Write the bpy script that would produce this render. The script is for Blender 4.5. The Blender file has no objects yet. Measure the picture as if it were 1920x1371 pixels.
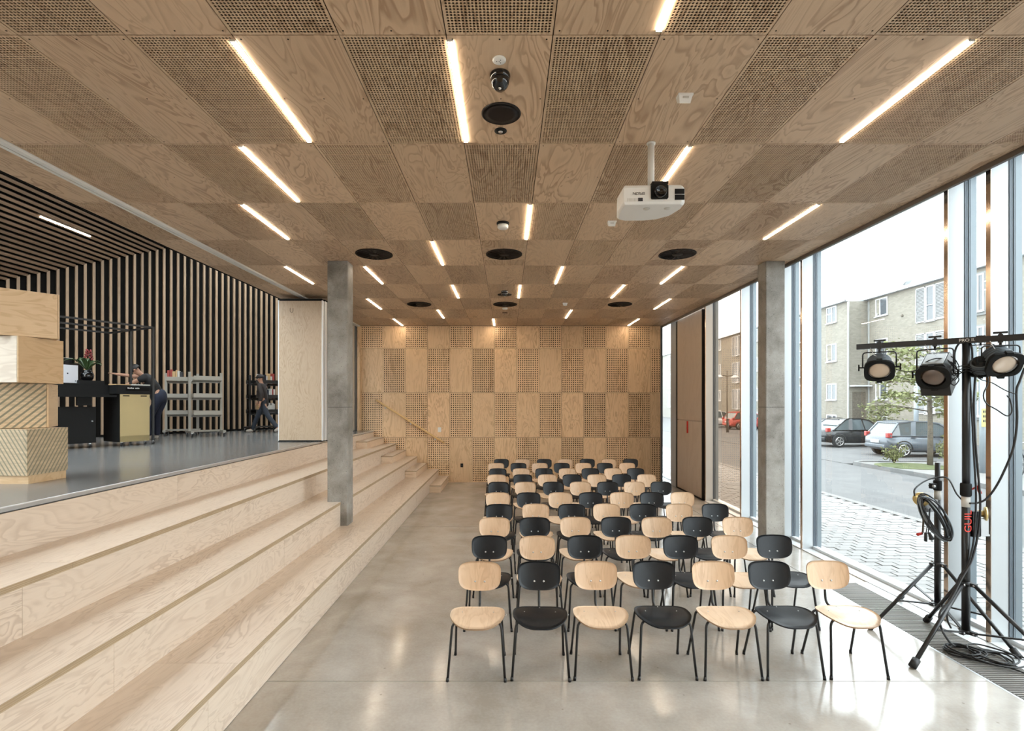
import bpy, bmesh, math, random
from mathutils import Vector, Matrix
random.seed(7)
SC = bpy.context.scene
COL = SC.collection
PI = math.pi

# ------------------------------------------------------------------ camera, sky, exposure
F, CU, CV, EYE = 955.0, 951.0, 755.0, 2.139           # focal length and principal point, in pixels of the 1920 x 1371 frame
cam = bpy.data.cameras.new('camera'); cam_o = bpy.data.objects.new('camera', cam); COL.objects.link(cam_o)
cam.sensor_fit = 'HORIZONTAL'; cam.sensor_width = 36.0; cam.lens = 36.0 * F / 1920.0
cam.shift_x = (960.0 - CU) / 1920.0; cam.shift_y = (CV - 685.5) / 1920.0
cam.clip_start = 0.05; cam.clip_end = 500
cam_o.location = (0, 0, EYE); cam_o.rotation_euler = (PI / 2, 0, 0)
SC.camera = cam_o
W = bpy.data.worlds.new('world'); SC.world = W; W.use_nodes = True
bg = W.node_tree.nodes['Background']
bg.inputs[0].default_value = (0.90, 0.96, 1.0, 1); bg.inputs[1].default_value = 4.2     # bright overcast sky
LED_POWER = 27.0
SC.view_settings.view_transform = 'Standard'; SC.view_settings.look = 'None'
SC.view_settings.exposure = 0.70; SC.view_settings.gamma = 1.0; SC.view_settings.use_curve_mapping = False
SC.cycles.use_denoising = True; SC.cycles.use_adaptive_sampling = True; SC.cycles.adaptive_threshold = 0.1; SC.cycles.adaptive_min_samples = 20
SC.cycles.max_bounces = 6; SC.cycles.diffuse_bounces = 3; SC.cycles.glossy_bounces = 2; SC.cycles.transparent_max_bounces = 12
SC.cycles.sample_clamp_indirect = 8.0
SC.cycles.caustics_reflective = False; SC.cycles.caustics_refractive = False

def at(u, v, Y):
    return Vector(((u - CU) * Y / F, Y, EYE - (v - CV) * Y / F))

# ------------------------------------------------------------------ materials
def nodes_of(name):
    m = bpy.data.materials.new(name); m.use_nodes = True
    nt = m.node_tree; b = nt.nodes['Principled BSDF']
    return m, nt, nt.nodes, nt.links, b

def plain(name, col, rough=0.5, metal=0.0, spec=0.5, coat=0.0, noise=0.0, nscale=8.0, emit=None):
    m, nt, N, L, b = nodes_of(name)
    b.inputs['Base Color'].default_value = (*col, 1); b.inputs['Roughness'].default_value = rough
    b.inputs['Metallic'].default_value = metal; b.inputs['Specular IOR Level'].default_value = spec
    b.inputs['Coat Weight'].default_value = coat
    if noise:
        tc = N.new('ShaderNodeTexCoord'); n = N.new('ShaderNodeTexNoise'); n.inputs['Scale'].default_value = nscale; n.inputs['Detail'].default_value = 5
        L.new(tc.outputs['Object'], n.inputs['Vector'])
        r = N.new('ShaderNodeValToRGB')
        r.color_ramp.elements[0].position = 0.3; r.color_ramp.elements[1].position = 0.7
        r.color_ramp.elements[0].color = (*[c * (1 - noise) for c in col], 1); r.color_ramp.elements[1].color = (*[min(1, c * (1 + noise)) for c in col], 1)
        L.new(n.outputs['Fac'], r.inputs['Fac']); L.new(r.outputs['Color'], b.inputs['Base Color'])
    if emit:
        b.inputs['Emission Color'].default_value = (*emit[0], 1); b.inputs['Emission Strength'].default_value = emit[1]
    return m

def math_node(N, op, a=None, b=None):
    n = N.new('ShaderNodeMath'); n.operation = op
    if a is not None and not hasattr(a, 'links'): n.inputs[0].default_value = a
    if b is not None: n.inputs[1].default_value = b
    return n

def wood(name, light, dark, grain='y', freq=3.2, rings=9.0, stretch=0.22, amount=0.75, rough=0.45, tint=0.10, spec=0.4):
    """rotary-cut softwood plywood: contour bands of a stretched height field, different on every sheet"""
    m, nt, N, L, b = nodes_of(name)
    tc = N.new('ShaderNodeTexCoord'); oi = N.new('ShaderNodeObjectInfo')
    mp = N.new('ShaderNodeMapping')
    s = {'x': (stretch, 1, 1), 'y': (1, stretch, 1), 'z': (1, 1, stretch)}[grain]
    mp.inputs['Scale'].default_value = s
    off = N.new('ShaderNodeVectorMath'); off.operation = 'SCALE'; off.inputs[0].default_value = (37.0, 23.0, 51.0)
    L.new(oi.outputs['Random'], off.inputs['Scale'])
    L.new(tc.outputs['Object'], mp.inputs['Vector'])
    add = N.new('ShaderNodeVectorMath'); add.operation = 'ADD'
    L.new(mp.outputs['Vector'], add.inputs[0]); L.new(off.outputs['Vector'], add.inputs[1])
    big = N.new('ShaderNodeTexNoise'); big.inputs['Scale'].default_value = freq; big.inputs['Detail'].default_value = 3.0
    big.inputs['Roughness'].default_value = 0.55; big.inputs['Distortion'].default_value = 0.9
    L.new(add.outputs['Vector'], big.inputs['Vector'])
    mul = math_node(N, 'MULTIPLY', None, rings); L.new(big.outputs['Fac'], mul.inputs[0])
    fr = math_node(N, 'FRACT'); L.new(mul.outputs[0], fr.inputs[0])
    rp = N.new('ShaderNodeValToRGB'); e = rp.color_ramp.elements
    e[0].position = 0.0; e[0].color = (0, 0, 0, 1)
    e[1].position = 1.0; e[1].color = (0.02, 0.02, 0.02, 1)
    for p, c in ((0.40, .06), (0.60, .42), (0.80, 1.0), (0.90, .9)):
        q = rp.color_ramp.elements.new(p); q.color = (c, c, c, 1)
    L.new(fr.outputs[0], rp.inputs['Fac'])
    # fibres and calmer zones
    mp2 = N.new('ShaderNodeMapping'); k = {'x': (2, 90, 90), 'y': (90, 2, 90), 'z': (90, 90, 2)}[grain]; mp2.inputs['Scale'].default_value = k
    L.new(tc.outputs['Object'], mp2.inputs['Vector'])
    fib = N.new('ShaderNodeTexNoise'); fib.inputs['Scale'].default_value = 1.0; fib.inputs['Detail'].default_value = 3; L.new(mp2.outputs['Vector'], fib.inputs['Vector'])
    calm = N.new('ShaderNodeTexNoise'); calm.inputs['Scale'].default_value = freq * 0.6; L.new(add.outputs['Vector'], calm.inputs['Vector'])
    cr = N.new('ShaderNodeMapRange'); cr.inputs['From Min'].default_value = 0.35; cr.inputs['From Max'].default_value = 0.62
    cr.inputs['To Min'].default_value = 0.35; cr.inputs['To Max'].default_value = 1.0
    L.new(calm.outputs['Fac'], cr.inputs['Value'])
    f1 = math_node(N, 'MULTIPLY', None, amount); L.new(rp.outputs['Color'], f1.inputs[0])
    f2 = N.new('ShaderNodeMath'); f2.operation = 'MULTIPLY'; L.new(f1.outputs[0], f2.inputs[0]); L.new(cr.outputs['Result'], f2.inputs[1])
    f3 = math_node(N, 'MULTIPLY_ADD'); f3.inputs[1].default_value = 0.35; f3.inputs[2].default_value = -0.12
    L.new(fib.outputs['Fac'], f3.inputs[0])
    f4 = N.new('ShaderNodeMath'); f4.operation = 'ADD'; f4.use_clamp = True; L.new(f2.outputs[0], f4.inputs[0]); L.new(f3.outputs[0], f4.inputs[1])
    mix = N.new('ShaderNodeMix'); mix.data_type = 'RGBA'
    mix.inputs['A'].default_value = (*light, 1); mix.inputs['B'].default_value = (*dark, 1)
    L.new(f4.outputs[0], mix.inputs['Factor'])
    hv = N.new('ShaderNodeHueSaturation')
    vr = N.new('ShaderNodeMapRange'); vr.inputs['To Min'].default_value = 1 - tint; vr.inputs['To Max'].default_value = 1 + tint
    L.new(oi.outputs['Random'], vr.inputs['Value']); L.new(vr.outputs['Result'], hv.inputs['Value'])
    L.new(mix.outputs['Result'], hv.inputs['Color']); L.new(hv.outputs['Color'], b.inputs['Base Color'])
    b.inputs['Roughness'].default_value = rough; b.inputs['Specular IOR Level'].default_value = spec
    bp = N.new('ShaderNodeBump'); bp.inputs['Strength'].default_value = 0.06; bp.inputs['Distance'].default_value = 0.002
    L.new(f4.outputs[0], bp.inputs['Height']); L.new(bp.outputs['Normal'], b.inputs['Normal'])
    return m

def concrete(name, c0, c1, rough=0.35, scale=1.2, pores=0.0, spec=0.5, rough_var=0.12, bump=0.1, stain=None):
    m, nt, N, L, b = nodes_of(name)
    tc = N.new('ShaderNodeTexCoord')
    n1 = N.new('ShaderNodeTexNoise'); n1.inputs['Scale'].default_value = scale; n1.inputs['Detail'].default_value = 8; n1.inputs['Roughness'].default_value = 0.62; n1.inputs['Distortion'].default_value = 0.3
    n2 = N.new('ShaderNodeTexNoise'); n2.inputs['Scale'].default_value = scale * 30; n2.inputs['Detail'].default_value = 4
    L.new(tc.outputs['Object'], n1.inputs['Vector']); L.new(tc.outputs['Object'], n2.inputs['Vector'])
    a = math_node(N, 'MULTIPLY_ADD'); a.inputs[1].default_value = 0.22; L.new(n2.outputs['Fac'], a.inputs[0]); L.new(n1.outputs['Fac'], a.inputs[2])
    r = N.new('ShaderNodeValToRGB'); r.color_ramp.elements[0].position = 0.42; r.color_ramp.elements[1].position = 0.78
    r.color_ramp.elements[0].color = (*c0, 1); r.color_ramp.elements[1].color = (*c1, 1)
    L.new(a.outputs[0], r.inputs['Fac'])
    out = r.outputs['Color']
    if pores:
        vo = N.new('ShaderNodeTexVoronoi'); vo.inputs['Scale'].default_value = pores; L.new(tc.outputs['Object'], vo.inputs['Vector'])
        lt = math_node(N, 'LESS_THAN', None, 0.10); L.new(vo.outputs['Distance'], lt.inputs[0])
        mx = N.new('ShaderNodeMix'); mx.data_type = 'RGBA'; L.new(lt.outputs[0], mx.inputs['Factor']); L.new(out, mx.inputs['A'])
        mx.inputs['B'].default_value = (*[c * .35 for c in c0], 1); out = mx.outputs['Result']
    if stain:
        n3 = N.new('ShaderNodeTexNoise'); n3.inputs['Scale'].default_value = .75; n3.inputs['Detail'].default_value = 6; n3.inputs['Roughness'].default_value = .6; L.new(tc.outputs['Object'], n3.inputs['Vector'])
        sr = N.new('ShaderNodeMapRange'); sr.inputs['From Min'].default_value = .56; sr.inputs['From Max'].default_value = .72; sr.inputs['To Max'].default_value = .55; L.new(n3.outputs['Fac'], sr.inputs['Value'])
        mx = N.new('ShaderNodeMix'); mx.data_type = 'RGBA'; L.new(sr.outputs['Result'], mx.inputs['Factor']); L.new(out, mx.inputs['A']); mx.inputs['B'].default_value = (*stain, 1); out = mx.outputs['Result']
        vo = N.new('ShaderNodeTexVoronoi'); vo.inputs['Scale'].default_value = 5.5; L.new(tc.outputs['Object'], vo.inputs['Vector'])
        pr = N.new('ShaderNodeMapRange'); pr.inputs['From Min'].default_value = .035; pr.inputs['From Max'].default_value = .06; pr.inputs['To Min'].default_value = .5; pr.inputs['To Max'].default_value = 0; L.new(vo.outputs['Distance'], pr.inputs['Value'])
        mx = N.new('ShaderNodeMix'); mx.data_type = 'RGBA'; L.new(pr.outputs['Result'], mx.inputs['Factor']); L.new(out, mx.inputs['A']); mx.inputs['B'].default_value = (.14, .115, .09, 1); out = mx.outputs['Result']
    L.new(out, b.inputs['Base Color'])
    rr = N.new('ShaderNodeMapRange'); rr.inputs['To Min'].default_value = rough - rough_var; rr.inputs['To Max'].default_value = rough + rough_var
    L.new(n1.outputs['Fac'], rr.inputs['Value']); L.new(rr.outputs['Result'], b.inputs['Roughness'])
    b.inputs['Specular IOR Level'].default_value = spec
    bp = N.new('ShaderNodeBump'); bp.inputs['Strength'].default_value = bump; bp.inputs['Distance'].default_value = 0.003
    L.new(n2.outputs['Fac'], bp.inputs['Height']); L.new(bp.outputs['Normal'], b.inputs['Normal'])
    return m

def glass(name, tint=(0.97, 0.99, 0.985), ior=1.5, rough=0.0):
    m = bpy.data.materials.new(name); m.use_nodes = True; nt = m.node_tree; N = nt.nodes; L = nt.links
    N.remove(N['Principled BSDF']); o = N['Material Output']
    t = N.new('ShaderNodeBsdfTransparent'); t.inputs[0].default_value = (*tint, 1)
    g = N.new('ShaderNodeBsdfGlossy'); g.inputs['Roughness'].default_value = rough; g.inputs[0].default_value = (1, 1, 1, 1)
    fr = N.new('ShaderNodeFresnel'); fr.inputs['IOR'].default_value = ior
    ge = N.new('ShaderNodeNewGeometry'); inv = math_node(N, 'SUBTRACT', 1.0); inv.inputs[0].default_value = 1.0; L.new(ge.outputs['Backfacing'], inv.inputs[1])
    fk = N.new('ShaderNodeMath'); fk.operation = 'MULTIPLY'; L.new(fr.outputs[0], fk.inputs[0]); L.new(inv.outputs[0], fk.inputs[1])     # only the outer skin of the sheet reflects
    mx = N.new('ShaderNodeMixShader'); L.new(fk.outputs[0], mx.inputs[0]); L.new(t.outputs[0], mx.inputs[1]); L.new(g.outputs[0], mx.inputs[2])
    L.new(mx.outputs[0], o.inputs[0])
    return m

def stripes(name, base, line, pitch=0.05, width=0.32, vec=(1, 0, 1), rough=0.5):
    m, nt, N, L, b = nodes_of(name)
    tc = N.new('ShaderNodeTexCoord'); d = N.new('ShaderNodeVectorMath'); d.operation = 'DOT_PRODUCT'; d.inputs[1].default_value = vec
    L.new(tc.outputs['Object'], d.inputs[0])
    k = math_node(N, 'MULTIPLY', None, 1.0 / pitch); L.new(d.outputs['Value'], k.inputs[0])
    f = math_node(N, 'FRACT'); L.new(k.outputs[0], f.inputs[0])
    lt = math_node(N, 'LESS_THAN', None, width); L.new(f.outputs[0], lt.inputs[0])
    n = N.new('ShaderNodeTexNoise'); n.inputs['Scale'].default_value = 6; n.inputs['Detail'].default_value = 4
    mp = N.new('ShaderNodeMapping'); mp.inputs['Scale'].default_value = (1, 1, 9); L.new(tc.outputs['Object'], mp.inputs['Vector']); L.new(mp.outputs['Vector'], n.inputs['Vector'])
    r = N.new('ShaderNodeValToRGB'); r.color_ramp.elements[0].position = .35; r.color_ramp.elements[1].position = .68
    r.color_ramp.elements[0].color = (*[c * .72 for c in base], 1); r.color_ramp.elements[1].color = (*base, 1); L.new(n.outputs['Fac'], r.inputs['Fac'])
    mx = N.new('ShaderNodeMix'); mx.data_type = 'RGBA'; mx.inputs['B'].default_value = (*line, 1)
    L.new(lt.outputs[0], mx.inputs['Factor']); L.new(r.outputs['Color'], mx.inputs['A'])
    L.new(mx.outputs['Result'], b.inputs['Base Color']); b.inputs['Roughness'].default_value = rough
    return m

def brick_mat(name, c1, c2, mortar):
    m, nt, N, L, b = nodes_of(name)
    tc = N.new('ShaderNodeTexCoord'); sx = N.new('ShaderNodeSeparateXYZ'); cx = N.new('ShaderNodeCombineXYZ')
    L.new(tc.outputs['Object'], sx.inputs[0])
    ad = N.new('ShaderNodeMath'); ad.operation = 'ADD'; L.new(sx.outputs['X'], ad.inputs[0]); L.new(sx.outputs['Y'], ad.inputs[1])
    L.new(ad.outputs[0], cx.inputs['X']); L.new(sx.outputs['Z'], cx.inputs['Y'])
    t = N.new('ShaderNodeTexBrick'); t.inputs['Scale'].default_value = 1.0; t.inputs['Brick Width'].default_value = 0.24; t.inputs['Row Height'].default_value = 0.08
    t.inputs['Mortar Size'].default_value = 0.009; t.inputs['Color1'].default_value = (*c1, 1); t.inputs['Color2'].default_value = (*c2, 1); t.inputs['Mortar'].default_value = (*mortar, 1)
    L.new(cx.outputs[0], t.inputs['Vector']); L.new(t.outputs['Color'], b.inputs['Base Color']); b.inputs['Roughness'].default_value = 0.85
    return m

M = {}
M['ply'] = wood('plywood_ceiling', (0.66, 0.49, 0.335), (0.43, 0.285, 0.18), 'y', 3.8, 13, .24, .95, .48, .06)
M['plyz'] = wood('plywood_wall', (0.80, 0.565, 0.345), (0.58, 0.37, 0.205), 'z', 5.0, 8, .2, .9, .45, .10)
M['plystep_y'] = wood('plywood_step', (0.69, 0.58, 0.475), (0.52, 0.41, 0.32), 'y', 5.0, 12, .2, .85, .30, .03, .5)
M['plystep_x'] = wood('plywood_step_end', (0.74, 0.58, 0.43), (0.56, 0.40, 0.27), 'x', 5.0, 12, .2, .85, .38, .03)
M['plyedge'] = stripes('plywood_edge', (0.50, 0.38, 0.25), (0.34, 0.24, 0.14), 0.012, .4, (0, 0, 1), .5)
M['slat'] = wood('pine_slat', (0.44, 0.30, 0.195), (0.30, 0.19, 0.115), 'z', 6, 6, .1, .5, .55, .15)
M['slaty'] = wood('pine_ceiling_slat', (0.40, 0.27, 0.175), (0.28, 0.18, 0.11), 'y', 6, 6, .1, .5, .55, .15)
M['leaf'] = wood('oak_leaf', (0.50, 0.385, 0.27), (0.37, 0.26, 0.165), 'z', 5, 12, .25, .7, .42, .03)
M['boxwood'] = wood('box_plywood', (0.66, 0.47, 0.28), (0.50, 0.32, 0.17), 'x', 4, 9, .25, .6, .45, .08)
M['brown'] = wood('hatch_veneer', (0.54, 0.44, 0.35), (0.47, 0.37, 0.285), 'z', 2.4, 5, .35, .5, .5, .02)
M['rail'] = wood('rail_oak', (0.78, 0.52, 0.24), (0.62, 0.38, 0.16), 'x', 6, 4, .1, .4, .4, .02)
M['chairnat'] = wood('chair_beech', (0.66, 0.465, 0.305), (0.50, 0.32, 0.19), 'z', 7, 6, .16, .6, .36, .06, .5)
M['seatnat'] = wood('seat_beech', (0.74, 0.56, 0.40), (0.58, 0.40, 0.25), 'y', 7, 6, .16, .55, .32, .06, .5)
M['chairdark'] = plain('chair_black_stain', (0.007, 0.009, 0.012), .42, 0, .42, 0, .12, 30)
M['blackmetal'] = plain('black_powder_coat', (0.012, 0.012, 0.013), .35, 0, .5)
M['blackmatte'] = plain('black_matte', (0.008, 0.008, 0.008), .7, 0, .25)
M['void'] = plain('dark_felt', (0.010, 0.009, 0.008), .95, 0, .1)
M['cavity'] = plain('dark_backing', (0.020, 0.012, 0.008), .95, 0, .1)
M['darkbrown'] = plain('dark_bronze', (0.013, 0.009, 0.008), .6, 0, .25)
M['white'] = plain('white_paint', (0.80, 0.80, 0.78), .4)
M['alu'] = plain('brushed_aluminium', (0.62, 0.64, 0.65), .35, .7, .5, 0, .05, 3)
M['alulight'] = plain('anodised_aluminium', (0.72, 0.74, 0.75), .45, .35, .5)
M['gasket'] = plain('grey_gasket', (0.09, 0.11, 0.13), .45, .2)
M['steel'] = plain('steel', (0.55, 0.55, 0.55), .3, .9)
M['chrome'] = plain('chrome', (0.75, 0.75, 0.75), .15, 1)
M['concrete'] = concrete('cast_concrete', (0.15, 0.133, 0.112), (0.345, 0.325, 0.295), .65, 2.6, 26, .35)
M['floor'] = concrete('polished_concrete', (0.34, 0.305, 0.265), (0.50, 0.47, 0.43), .15, 1.5, 0, .95, .05, .03, (0.30, 0.23, 0.17))
M['stage'] = concrete('stage_lino', (0.15, 0.15, 0.15), (0.185, 0.182, 0.178), .22, .7, 0, .5, .05, .02)
M['joint'] = plain('joint_dark', (0.03, 0.028, 0.026), .9)  # plain dark base showing in the slab, column and sett joints
M['glass'] = glass('clear_glass'); M['bronze'] = glass('bronze_glass', (0.74, 0.66, 0.58), 1.6)
M['led'] = plain('led_diffuser', (1, 1, 1), .5, 0, .5, 0, 0, 8, ((1.0, 0.84, 0.64), LED_POWER))
M['gold'] = plain('gold_panel', (0.44, 0.34, 0.165), .42, .25, .5, 0, .05, 2)
M['red'] = plain('red_plastic', (0.55, 0.03, 0.02), .4)
M['brass'] = plain('zinc_yellow', (0.65, 0.50, 0.22), .3, .8)
M['cable'] = plain('black_rubber', (0.014, 0.014, 0.015), .5)
M['lens'] = plain('lamp_reflector', (0.70, 0.56, 0.44), .25, .35, .6, .5)
M['lensdark'] = plain('lamp_lens_dark', (0.16, 0.12, 0.10), .12, .3, .7, .6)
M['skin'] = plain('skin', (0.42, 0.22, 0.14), .5)
M['jacket'] = plain('dark_jacket', (0.030, 0.023, 0.021), .7, 0, .3)
M['jeans'] = plain('dark_jeans', (0.022, 0.028, 0.04), .8)
M['navy'] = plain('navy_cloth', (0.012, 0.016, 0.035), .8)
M['tshirt'] = plain('black_tshirt', (0.013, 0.012, 0.013), .8)
M['hair'] = plain('dark_hair', (0.012, 0.009, 0.008), .6)
M['shoe'] = plain('pale_shoe', (0.45, 0.40, 0.35), .6)
M['paper'] = plain('paper', (0.72, 0.74, 0.80), .7)
M['cart'] = plain('cart_grey', (0.36, 0.335, 0.29), .5, .2)
M['bookred'] = plain('book_red', (0.35, 0.05, 0.04), .5); M['booktan'] = plain('book_tan', (0.55, 0.36, 0.18), .5); M['bookpale'] = plain('book_pale', (0.6, 0.58, 0.54), .6)
M['leafgreen'] = plain('plant_leaf', (0.05, 0.09, 0.03), .4); M['flower'] = plain('red_flower', (0.22, 0.02, 0.02), .5)
M['asphalt'] = concrete('asphalt', (0.085, 0.085, 0.086), (0.12, 0.12, 0.12), .8, 1.5, 0, .3)
M['paver'] = concrete('granite_sett', (0.19, 0.187, 0.183), (0.27, 0.266, 0.262), .7, 3, 0, .4)
M['kerb'] = concrete('granite_kerb', (0.13, 0.13, 0.128), (0.18, 0.18, 0.178), .8, 2, 0, .3)
M['pavegrey'] = concrete('walk_concrete', (0.16, 0.157, 0.15), (0.20, 0.197, 0.19), .8, 1, 0, .3)
M['grass'] = plain('grass', (0.085, 0.10, 0.045), .9, 0, .2, 0, .3, 5)
M['brick'] = brick_mat('yellow_brick', (0.180, 0.165, 0.132), (0.235, 0.215, 0.178), (0.19, 0.178, 0.155))
M['pvc'] = plain('white_window_frame', (0.50, 0.505, 0.51), .5)
M['pane'] = plain('window_pane', (0.07, 0.08, 0.09), .06, 0, .8)
M['roofgrey'] = plain('roof_zinc', (0.35, 0.36, 0.37), .6, .2)
M['panelgrey'] = plain('facade_panel', (0.18, 0.185, 0.18), .6)
M['carsilver'] = plain('car_grey_paint', (0.105, 0.122, 0.14), .28, .3, .5, .3)
M['carblack'] = plain('car_black_paint', (0.012, 0.013, 0.015), .25, .2, .5, .4)
M['carglass'] = plain('car_glass', (0.06, 0.075, 0.08), .05, 0, .9)
M['tail'] = plain('tail_light', (0.32, 0.03, 0.025), .25, 0, .5, .2)
M['tyre'] = plain('tyre', (0.02, 0.02, 0.02), .8)
M['bark'] = plain('bark', (0.12, 0.105, 0.085), .9, 0, .2, 0, .25, 12)
M['leaves'] = plain('young_leaves', (0.16, 0.175, 0.08), .7, 0, .2, 0, .3, 3)
M['postgrey'] = plain('post_grey', (0.28, 0.32, 0.35), .5, .3)
M['yellow'] = plain('yellow_notice', (0.38, 0.35, 0.14), .6)
M['print'] = plain('print_ink', (0.03, 0.03, 0.035), .6)
M['printwhite'] = plain('print_white', (0.75, 0.72, 0.68), .6)
M['edgeprofile'] = plain('edge_profile_bronze', (0.13, 0.11, 0.095), .45, .3)
M['chairedge'] = plain('chair_ply_edge', (0.30, 0.19, 0.11), .55)
M['grille'] = plain('grille_aluminium', (0.24, 0.225, 0.21), .5, .3)
M['printred'] = plain('print_red', (0.75, 0.05, 0.03), .5)
M['screen'] = plain('screen_off', (0.02, 0.02, 0.022), .15)
M['stripe_a'] = stripes('box_stripe_wide', (0.62, 0.46, 0.29), (0.20, 0.18, 0.12), 0.062, .36, (-1, -1, 1))
M['stripe_b'] = stripes('box_stripe_fine', (0.60, 0.47, 0.31), (0.25, 0.22, 0.15), 0.040, .36, (1.0, -1.0, .62))

# ------------------------------------------------------------------ mesh builder
class MB:
    def __init__(s): s.v = []; s.f = []; s.m = []; s.sm = []
    def add(s, vs, fs, mi=0, smooth=False):
        o = len(s.v); s.v += [tuple(p) for p in vs]
        for f in fs: s.f.append([i + o for i in f]); s.m.append(mi); s.sm.append(smooth)
        return s
    def box(s, x0, x1, y0, y1, z0, z1, mi=0):
        return s.add([(x0, y0, z0), (x1, y0, z0), (x1, y1, z0), (x0, y1, z0), (x0, y0, z1), (x1, y0, z1), (x1, y1, z1), (x0, y1, z1)],
                     [(0, 3, 2, 1), (4, 5, 6, 7), (0, 1, 5, 4), (1, 2, 6, 5), (2, 3, 7, 6), (3, 0, 4, 7)], mi)
    def bar(s, p, q, w, h=None, mi=0, up=(0, 0, 1)):
        """square bar from p to q, w wide and h high"""
        p = Vector(p); q = Vector(q); h = w if h is None else h
        d = (q - p).normalized(); up = Vector(up)
        if abs(d.dot(up)) > .98: up = Vector((0, 1, 0))
        a = d.cross(up).normalized() * w / 2; b = a.cross(d).normalized() * h / 2
        vs = [p - a - b, p + a - b, p + a + b, p - a + b, q - a - b, q + a - b, q + a + b, q - a + b]
        return s.add(vs, [(3, 2, 1, 0), (4, 5, 6, 7), (0, 1, 5, 4), (1, 2, 6, 5), (2, 3, 7, 6), (3, 0, 4, 7)], mi)
    def tube(s, pts, r, n=8, mi=0, cap=True, closed=False):
        pts = [Vector(p) for p in pts]; k = len(pts); rs = r if isinstance(r, (list, tuple)) else [r] * k
        up = None; vs = []
        for i, p in enumerate(pts):
            a = pts[i - 1] if (i > 0 or closed) else p; c = pts[(i + 1) % k] if (i < k - 1 or closed) else p
            d = (c - a).normalized() if (c - a).length > 1e-9 else Vector((0, 0, 1))
            if up is None:
                up = Vector((0, 0, 1)) if abs(d.z) < .9 else Vector((1, 0, 0))
            x = d.cross(up)
            if x.length < 1e-6: x = d.cross(Vector((0, 1, 0)))
            x.normalize(); y = x.cross(d).normalized(); up = y
            for j in range(n):
                t = 2 * PI * j / n; vs.append(p + (x * math.cos(t) + y * math.sin(t)) * rs[i])
        fs = []
        for i in range(k if closed else k - 1):
            for j in range(n):
                a = i * n + j; b = i * n + (j + 1) % n; i2 = (i + 1) % k
                fs.append((a, b, i2 * n + (j + 1) % n, i2 * n + j))
        if cap and not closed: fs.append(tuple(range(n - 1, -1, -1))); fs.append(tuple((k - 1) * n + j for j in range(n)))
        return s.add(vs, fs, mi, True)
    def lathe(s, prof, c=(0, 0, 0), axis=(0, 0, 1), n=24, mi=0, smooth=True, sx=1, sy=1):
        """prof: list of (radius, height along the axis)"""
        ax = Vector(axis).normalized(); t = Vector((1, 0, 0)) if abs(ax.x) < .9 else Vector((0, 1, 0))
        x = (t - ax * t.dot(ax)).normalized(); y = ax.cross(x); c = Vector(c); vs = []
        for r, h in prof:
            for j in range(n):
                a = 2 * PI * j / n; vs.append(c + ax * h + x * (r * sx * math.cos(a)) + y * (r * sy * math.sin(a)))
        fs = []; k = len(prof)
        for i in range(k - 1):
            for j in range(n):
                fs.append((i * n + j, i * n + (j + 1) % n, (i + 1) * n + (j + 1) % n, (i + 1) * n + j))
        if prof[0][0] > 1e-6: fs.append(tuple(range(n - 1, -1, -1)))
        if prof[-1][0] > 1e-6: fs.append(tuple((k - 1) * n + j for j in range(n)))
        return s.add(vs, fs, mi, smooth)
    def prism(s, poly, z0, z1, mi=0, tf=None):
        n = len(poly); vs = [(x, y, z0) for x, y in poly] + [(x, y, z1) for x, y in poly]
        if tf: vs = [tf @ Vector(p) for p in vs]
        fs = [tuple(range(n - 1, -1, -1)), tuple(range(n, 2 * n))] + [(i, (i + 1) % n, n + (i + 1) % n, n + i) for i in range(n)]
        return s.add(vs, fs, mi)
    def ball(s, c, r, n=12, mi=0, sz=1.0):
        prof = [(max(1e-7, r * math.sin(PI * i / n)), -r * sz * math.cos(PI * i / n)) for i in range(n + 1)]
        return s.lathe(prof, c, (0, 0, 1), n * 2 if n < 10 else n + 4, mi)
    def mesh(s, name, mats):
        me = bpy.data.meshes.new(name); me.from_pydata(s.v, [], s.f)
        for m in (mats if isinstance(mats, (list, tuple)) else [mats]): me.materials.append(M[m] if isinstance(m, str) else m)
        me.polygons.foreach_set('material_index', s.m); me.polygons.foreach_set('use_smooth', s.sm)
        me.update(); return me
    def build(s, name, mats, parent=None, loc=(0, 0, 0), rz=0, bevel=0):
        return obj(name, s.mesh(name, mats), parent, loc, rz, bevel)

def obj(name, me, parent=None, loc=(0, 0, 0), rz=0, bevel=0):
    o = bpy.data.objects.new(name, me); COL.objects.link(o); o.location = loc; o.rotation_euler = (0, 0, rz)
    if parent: o.parent = parent
    if bevel:
        b = o.modifiers.new('bevel', 'BEVEL'); b.width = bevel; b.segments = 2; b.limit_method = 'ANGLE'
    return o
def tag(o, label=None, cat=None, group=None, kind=None):
    if label: o['label'] = label
    if cat: o['category'] = cat
    if group: o['group'] = group
    if kind: o['kind'] = kind
    return o
def thing(name, label, cat, loc=(0, 0, 0), rz=0, group=None, kind=None):
    return tag(obj(name, None, None, loc, rz), label, cat, group, kind)
def struct(o, label=None):
    o['kind'] = 'structure'
    if label: o['label'] = label
    return o
def text_mesh(name, body, size, mat, parent=None, loc=(0, 0, 0), rot=(0, 0, 0), extrude=0.0006):
    c = bpy.data.curves.new(name, 'FONT'); c.body = body; c.size = size; c.extrude = extrude; c.align_x = 'CENTER'; c.align_y = 'CENTER'
    c.materials.append(M[mat]); o = bpy.data.objects.new(name, c); COL.objects.link(o); o.location = loc; o.rotation_euler = rot
    bpy.context.view_layer.update(); dg = bpy.context.evaluated_depsgraph_get()
    me = bpy.data.meshes.new_from_object(o.evaluated_get(dg)); bpy.data.objects.remove(o); me.name = name
    o = obj(name, me, parent, loc); o.rotation_euler = rot
    return o
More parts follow.
